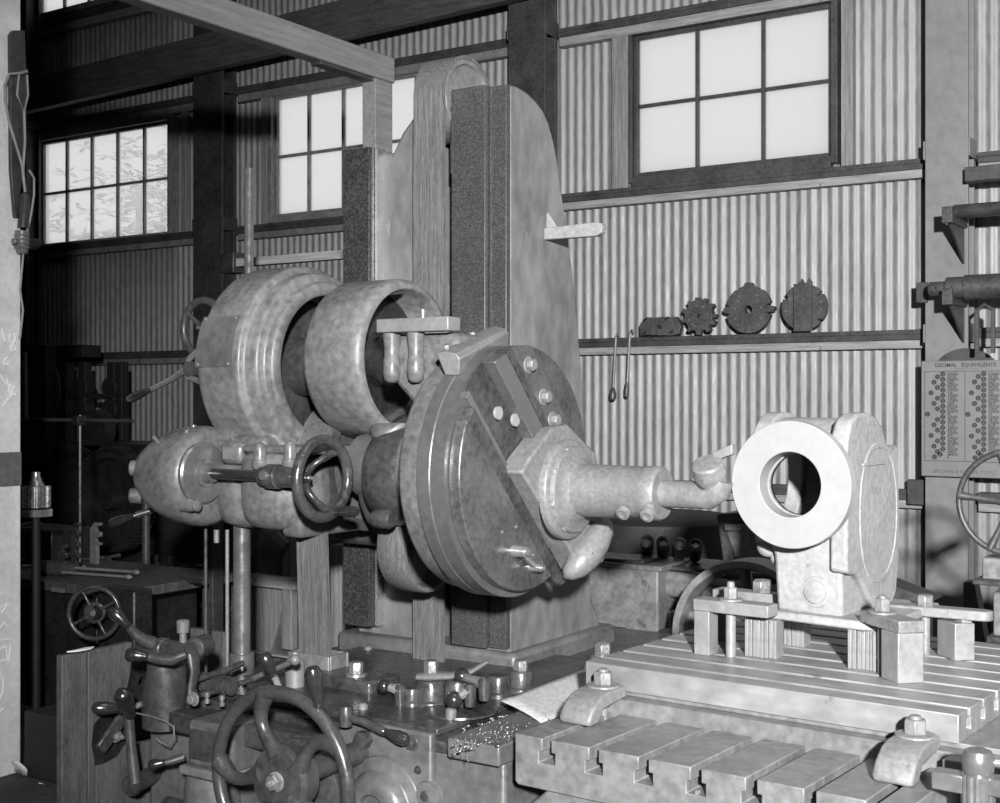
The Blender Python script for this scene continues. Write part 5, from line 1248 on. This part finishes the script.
# steel vice like cylinder and rods on the bench
def onb(px, py): return aZ(px, py, bz)
a = aY(43, 581, BY+.16); b = aY(72, 574, BY+.16)
t = thing('air_tool', 'dark round bodied tool with two long thin rods lying on the bench', 'tool', (a.x, BY+.16, bz))
MB().lathe((a.x, BY+.12, bz+.042), V(1,.35,0), [(0,.034),(.006,.041),(.18,.041),(.185,.03),(.24,.025),(.24,0)], 22).build('body', 'oily_iron', t, ang=30)
for dz, dy in ((.05,.0),(.03,-.05)):
    s = V(a.x+.2, BY+.18+dy, bz+dz); e = V(a.x+.58, BY+.30+dy, bz+dz-.01)
    o = MB().tube([s, e], .0075, 8).build('rod', 'tool_iron', t); MB().ball(e, .014, 10, (1.8,1.2,1)).build('rod_end', 'tool_iron', t)
rnd = random.Random(12)
for i in range(9):
    px = 25+i*11+rnd.uniform(-3,3); p = onb(px, 568-rnd.uniform(0,10)); p.z = bz
    a = rnd.random()*PI; dd = V(math.cos(a), math.sin(a), 0)
    o = MB().tube([p-dd*.07+Z*.012, p+Z*.013, p+dd*.07+Z*.012], [.012,.008,.014], 8).build('hand_tool', 'oily_iron')
    tag(o, 'small oily hand tool lying among the clutter on the dark bench', 'tool', 'hand tools on the bench')
# slotted gauge plates standing on the bench
def scallop(px, py0, py1, y, w, n, label, m='oily_iron'):
    b0 = aY(px, py1, y); t0 = aY(px, py0, y); h = t0.z-b0.z; x = b0.x
    pts = [(x-w, b0.z), (x, b0.z)]
    for i in range(n):
        z0 = b0.z+h*(i+.15)/n; z1 = b0.z+h*(i+.75)/n
        for k in range(7): a = -PI/2+PI*k/6; pts.append((x-math.cos(a)*w*.45, (z0+z1)/2+math.sin(a)*(z1-z0)/2))
    pts += [(x, t0.z), (x-w*.6, t0.z), (x-w, t0.z-h*.3)]
    mb = MB().prism(pts, (0, y, 0), X, Z, Y, .02)
    if b0.z > bz+.01: mb.bx(x-w, x-w*.3, y, y+.02, bz, b0.z)
    o = mb.build('scalloped_plate', m, bevel=.002); tag(o, label, 'plate')
scallop(66, 545, 566, BY+.4, .07, 2, 'small plate with two scalloped notches standing on the bench left of the rod')
scallop(78, 523, 566, BY+.5, .06, 4, 'tall plate with four scalloped notches standing on the bench just left of the rod')
scallop(100, 523, 545, BY+.6, .09, 2, 'pale scalloped plate standing on the bench right of the rod', 'tool_iron')
a = aY(22, 530, BY+.5); b = aY(62, 575, BY+.5)
o = MB().bx(a.x-.2, b.x-.03, BY+.45, BY+.75, bz, aY(40,530,BY+.45).z).build('dark_box', 'black_iron', bevel=.01); tag(o, 'dark box standing on the bench beside the whitewashed post', 'box')
p = aY(38, 529, BY+.5)
o = MB().tube([p+V(-.12,-.02,.02), p+V(-.05,.0,.03), p+V(.0,.0,.03), p+V(.05,-.02,.035), p+V(.1,-.02,.03)], [.02,.028,.022,.008,.004], 8, flat=.5).build('rag_strip', 'tool_iron'); tag(o, 'crumpled grey rag lying on top of the dark box', 'rag')
# small wheel on the bench front
t = thing('bench_machine', 'small dark handwheel machine in front of the bench', 'machine', (aY(92,612,4.2).x, 4.2, 0))
hw, c, sd, up = handwheel(t, 'handwheel', aY(94, 613, 4.08), V(.5,-.86,0), .122, .012, 4, 'wheel_iron', a0=.5, hub=.42, hp=.5)
MB().cyl(c, c+Y*.2, .035, seg=18).build('shaft', 'black_iron', t)
MB().bx(c.x-.12, c.x+.14, 4.2, 4.32, 0, c.z+.1).build('body', 'black_iron', t, bevel=.012)
# pipe railing and posts
p = aY(146, 560, 5.2); q = aY(146, 526, 5.2)
o = MB().cyl((p.x, 5.2, 0), (p.x, 5.2, q.z+.25), .024, seg=16).build('pipe_post', 'dark_iron'); tag(o, 'dark upright pipe post under the lever of the gear head', 'pipe')
a = aY(118, 572, 5.3); b = aY(205, 582, 4.7)
o = MB().cyl(a, b, .016, seg=12).build('pipe_rail', 'dark_iron'); tag(o, 'thin dark rail running from the bench to the square post', 'rail')
p = aY(206, 600, 4.9)
o = MB().bx(p.x-.03, p.x+.05, 4.9, 4.98, 0, 1.35).build('square_post', 'dark_iron', bevel=.004); tag(o, 'dark square post left of the vertical shaft', 'post')
p = aY(172, 560, 6.0)
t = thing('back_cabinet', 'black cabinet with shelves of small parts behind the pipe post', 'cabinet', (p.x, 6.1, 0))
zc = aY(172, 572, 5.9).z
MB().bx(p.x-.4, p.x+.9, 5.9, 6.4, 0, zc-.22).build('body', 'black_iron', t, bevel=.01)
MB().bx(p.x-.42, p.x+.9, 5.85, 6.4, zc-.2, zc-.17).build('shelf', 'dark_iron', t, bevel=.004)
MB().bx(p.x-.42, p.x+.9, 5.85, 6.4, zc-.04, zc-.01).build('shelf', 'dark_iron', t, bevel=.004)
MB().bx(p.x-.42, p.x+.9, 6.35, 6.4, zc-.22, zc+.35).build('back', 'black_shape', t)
for i in range(7):
    x = p.x-.32+i*.15; h = rnd.uniform(.03, .09)
    o = MB().lathe((x, 6.0, zc-.0095), Z, [(0,.04),(h*.4,.045),(h*.5,.025),(h,.03),(h+.005,.015)], 14).build('small_part', 'oily_iron')
    tag(o, 'small dark turned part in the row on the black cabinet shelf', 'part', 'turned parts on the cabinet shelf')
# whitewashed post at the left edge with cable, switch and chalk figures
PY_ = 3.05
PYB = PY_+.55
pr = aY(21, 400, PYB).x
t = thing('whitewashed_post', 'broad pale post along the left edge with chalk figures and a band of grey', 'post', (pr-.15, PY_+.1, 0))
MB().bx(pr-.3, pr, PY_, PYB, 0, 4.4).build('shaft', 'whitewash', t, bevel=.006)
z0 = aX(15, 452, pr).z; z1 = aX(15, 486, pr).z
MB().bx(pr-.301, pr+.002, PY_-.003, PYB+.002, z1, z0).build('dark_band', 'table_iron', t, bevel=.002)
def ax_(px, py, k=0.): return aX(px, py, pr+k)
def chalk(strokes):
    mb = MB()
    for s in strokes:
        mb.tube([ax_(px, py, .0012) for px, py in s], .0035, 6)
    return mb.build('chalk_marks', 'chalk', t)
chalk([[(2,328),(5,342)], [(11,335),(9,338),(11,342),(15,346),(16,350),(12,351),(11,348),(14,343),(16,338),(14,334),(11,335)],
       [(8,357),(4,361),(4,365),(8,365),(9,361),(6,361)],
       [(1,375),(6,384)], [(7,378),(11,397)], [(12,384),(10,387),(14,391),(16,395),(12,396),(12,391),(15,386),(12,384)],
       [(1,398),(6,400),(3,407),(9,398)],
       [(1,608),(9,603),(2,613)], [(0,628),(5,622),(9,628)], [(2,640),(9,640)], [(0,650),(6,646),(8,660),(1,662)], [(9,645),(11,645),(9,662)], [(0,672),(4,680),(3,692),(0,700)], [(0,712),(4,708)]])
# cable, wooden cleat and hanging switch
t = thing('cable_switch', 'cable looped over a hook with a hanging pendant switch on the pale post', 'switch', ax_(20, 276, .03))
pl = [(7,35),(10,31),(22,31),(24,80),(23,150),(15,218),(12,218),(8,170)]
o = MB().prism([(ax_(a,b).y, ax_(a,b).z) for a, b in pl], (pr+.001, 0, 0), Y, Z, X, .02).build('wooden_cleat', 'dark_iron', bevel=.004)
tag(o, 'long dark wooden cleat fixed high on the pale post', 'cleat')
MB().tube([ax_(17,74,.01), ax_(21,73,.03), ax_(28,71,.05)], .009, 10).build('hook', 'tool_iron', t)
K = .035
MB().tube([ax_(22,73,K), ax_(9,74,K), ax_(5,85,K), ax_(5,100,K), ax_(9,122,K), ax_(16,145,K), ax_(22,165,K), ax_(25,192,K)], .006, 10).build('cable', 'cable', t)
MB().tube([ax_(19,73,K), ax_(17,95,K), ax_(24,112,K), ax_(28,95,K), ax_(27,75,K)], .005, 10).build('cable', 'cable', t)
MB().tube([ax_(24,110,K), ax_(25,140,K), ax_(23,170,K), ax_(25,192,K)], .006, 10).build('cable', 'cable', t)
MB().tube([ax_(29,170,K), ax_(34,178,K), ax_(34,195,K), ax_(31,215,K), ax_(24,245,K), ax_(20,290,K), ax_(23,310,K), ax_(20,338,K-.02)], .005, 10).build('cable', 'cable', t)
a = ax_(25, 193, .03); b = ax_(23, 228, .03)
MB().lathe(b, a-b, [(0,.024),((a-b).length*.9,.022),((a-b).length,.012)], 20).build('handle', 'dark_iron', t)
a = ax_(22, 231, .03); mb = MB().lathe(a-Z*.1, Z, [(0,.02),(.01,.026),(.08,.031),(.1,.03),(.1,0)], 20)
mb.lathe(a+V(.0,-.02,-.05), V(.3,-1,0), [(-.02,.014),(.03,.014),(.035,.008)], 12)
for k in range(4): mb.tube(arcpts(a-Z*(.02+k*.018), X, Y, .03, 0, 2*PI, 20)[:-1], .004, 6, closed=True)
mb.build('switch_body', 'table_iron', t)
# pale torn rags on the floor at the foot of the post
rnd = random.Random(5)
for px, py, s, lab in ((20,770,.05,'torn white rag nearest the pale post in the bottom left corner'),(45,789,.035,'smallest torn white rag, middle of the three in the bottom left corner'),(57,802,.05,'torn white rag at the bottom edge right of the other two')):
    c = aY(px, py, 3.55); mb = MB(); n = 14; ctr = mb.v(c+Z*.01); rim = []
    for i in range(n):
        a = 2*PI*i/n; r = s*rnd.uniform(.55, 1.15); rim.append(mb.v(c+X*math.cos(a)*r+Z*math.sin(a)*r*.8-Y*(math.sin(a)*r*.5)))
    for i in range(n): mb.f([ctr, rim[i], rim[(i+1)%n]])
    o = mb.build('torn_rag', 'rag_white', recalc=False); s_ = o.modifiers.new('t', 'SOLIDIFY'); s_.thickness = .006; tag(o, lab, 'rag', 'torn rags by the post')
cb = aY(20, 775, 3.55)
o = MB().bx(aY(24,800,3.57).x, aY(58,800,3.57).x, 3.57, 3.8, 0, aY(30,712,3.57).z).build('low_chest', 'black_shape', bevel=.006); tag(o, 'low black chest at the foot of the pale post', 'chest')
# ================================================================== LIGHT
w = bpy.data.worlds.new('sky'); scn.world = w; w.use_nodes = True
bg = w.node_tree.nodes['Background']; bg.inputs[0].default_value = (.86,.86,.86,1); bg.inputs[1].default_value = 1.12
# the photographer's reflector lamp, behind and a little to the right of the camera
L = bpy.data.lights.new('flood_lamp', 'SPOT'); L.energy = 7000; L.shadow_soft_size = .13
L.spot_size = math.radians(79); L.spot_blend = 1.0
lo = bpy.data.objects.new('flood_lamp', L); col.objects.link(lo)
S_ = 2.6
lo.location = V(S_*SN+.33*CS, -S_*CS+.33*SN, 2.75)
dv = V(-.7, 5.5, 1.8)-lo.location
lo.rotation_euler = dv.to_track_quat('-Z', 'Y').to_euler()
# added fill lamp overhead to brighten the table tops, no roof opening behind it
A = bpy.data.lights.new('overhead_fill', 'AREA'); A.energy = 65; A.shape = 'RECTANGLE'; A.size = 3.2; A.size_y = 2.0
ao = bpy.data.objects.new('overhead_fill', A); col.objects.link(ao); ao.location = (-.2, 2.6, 7.0)
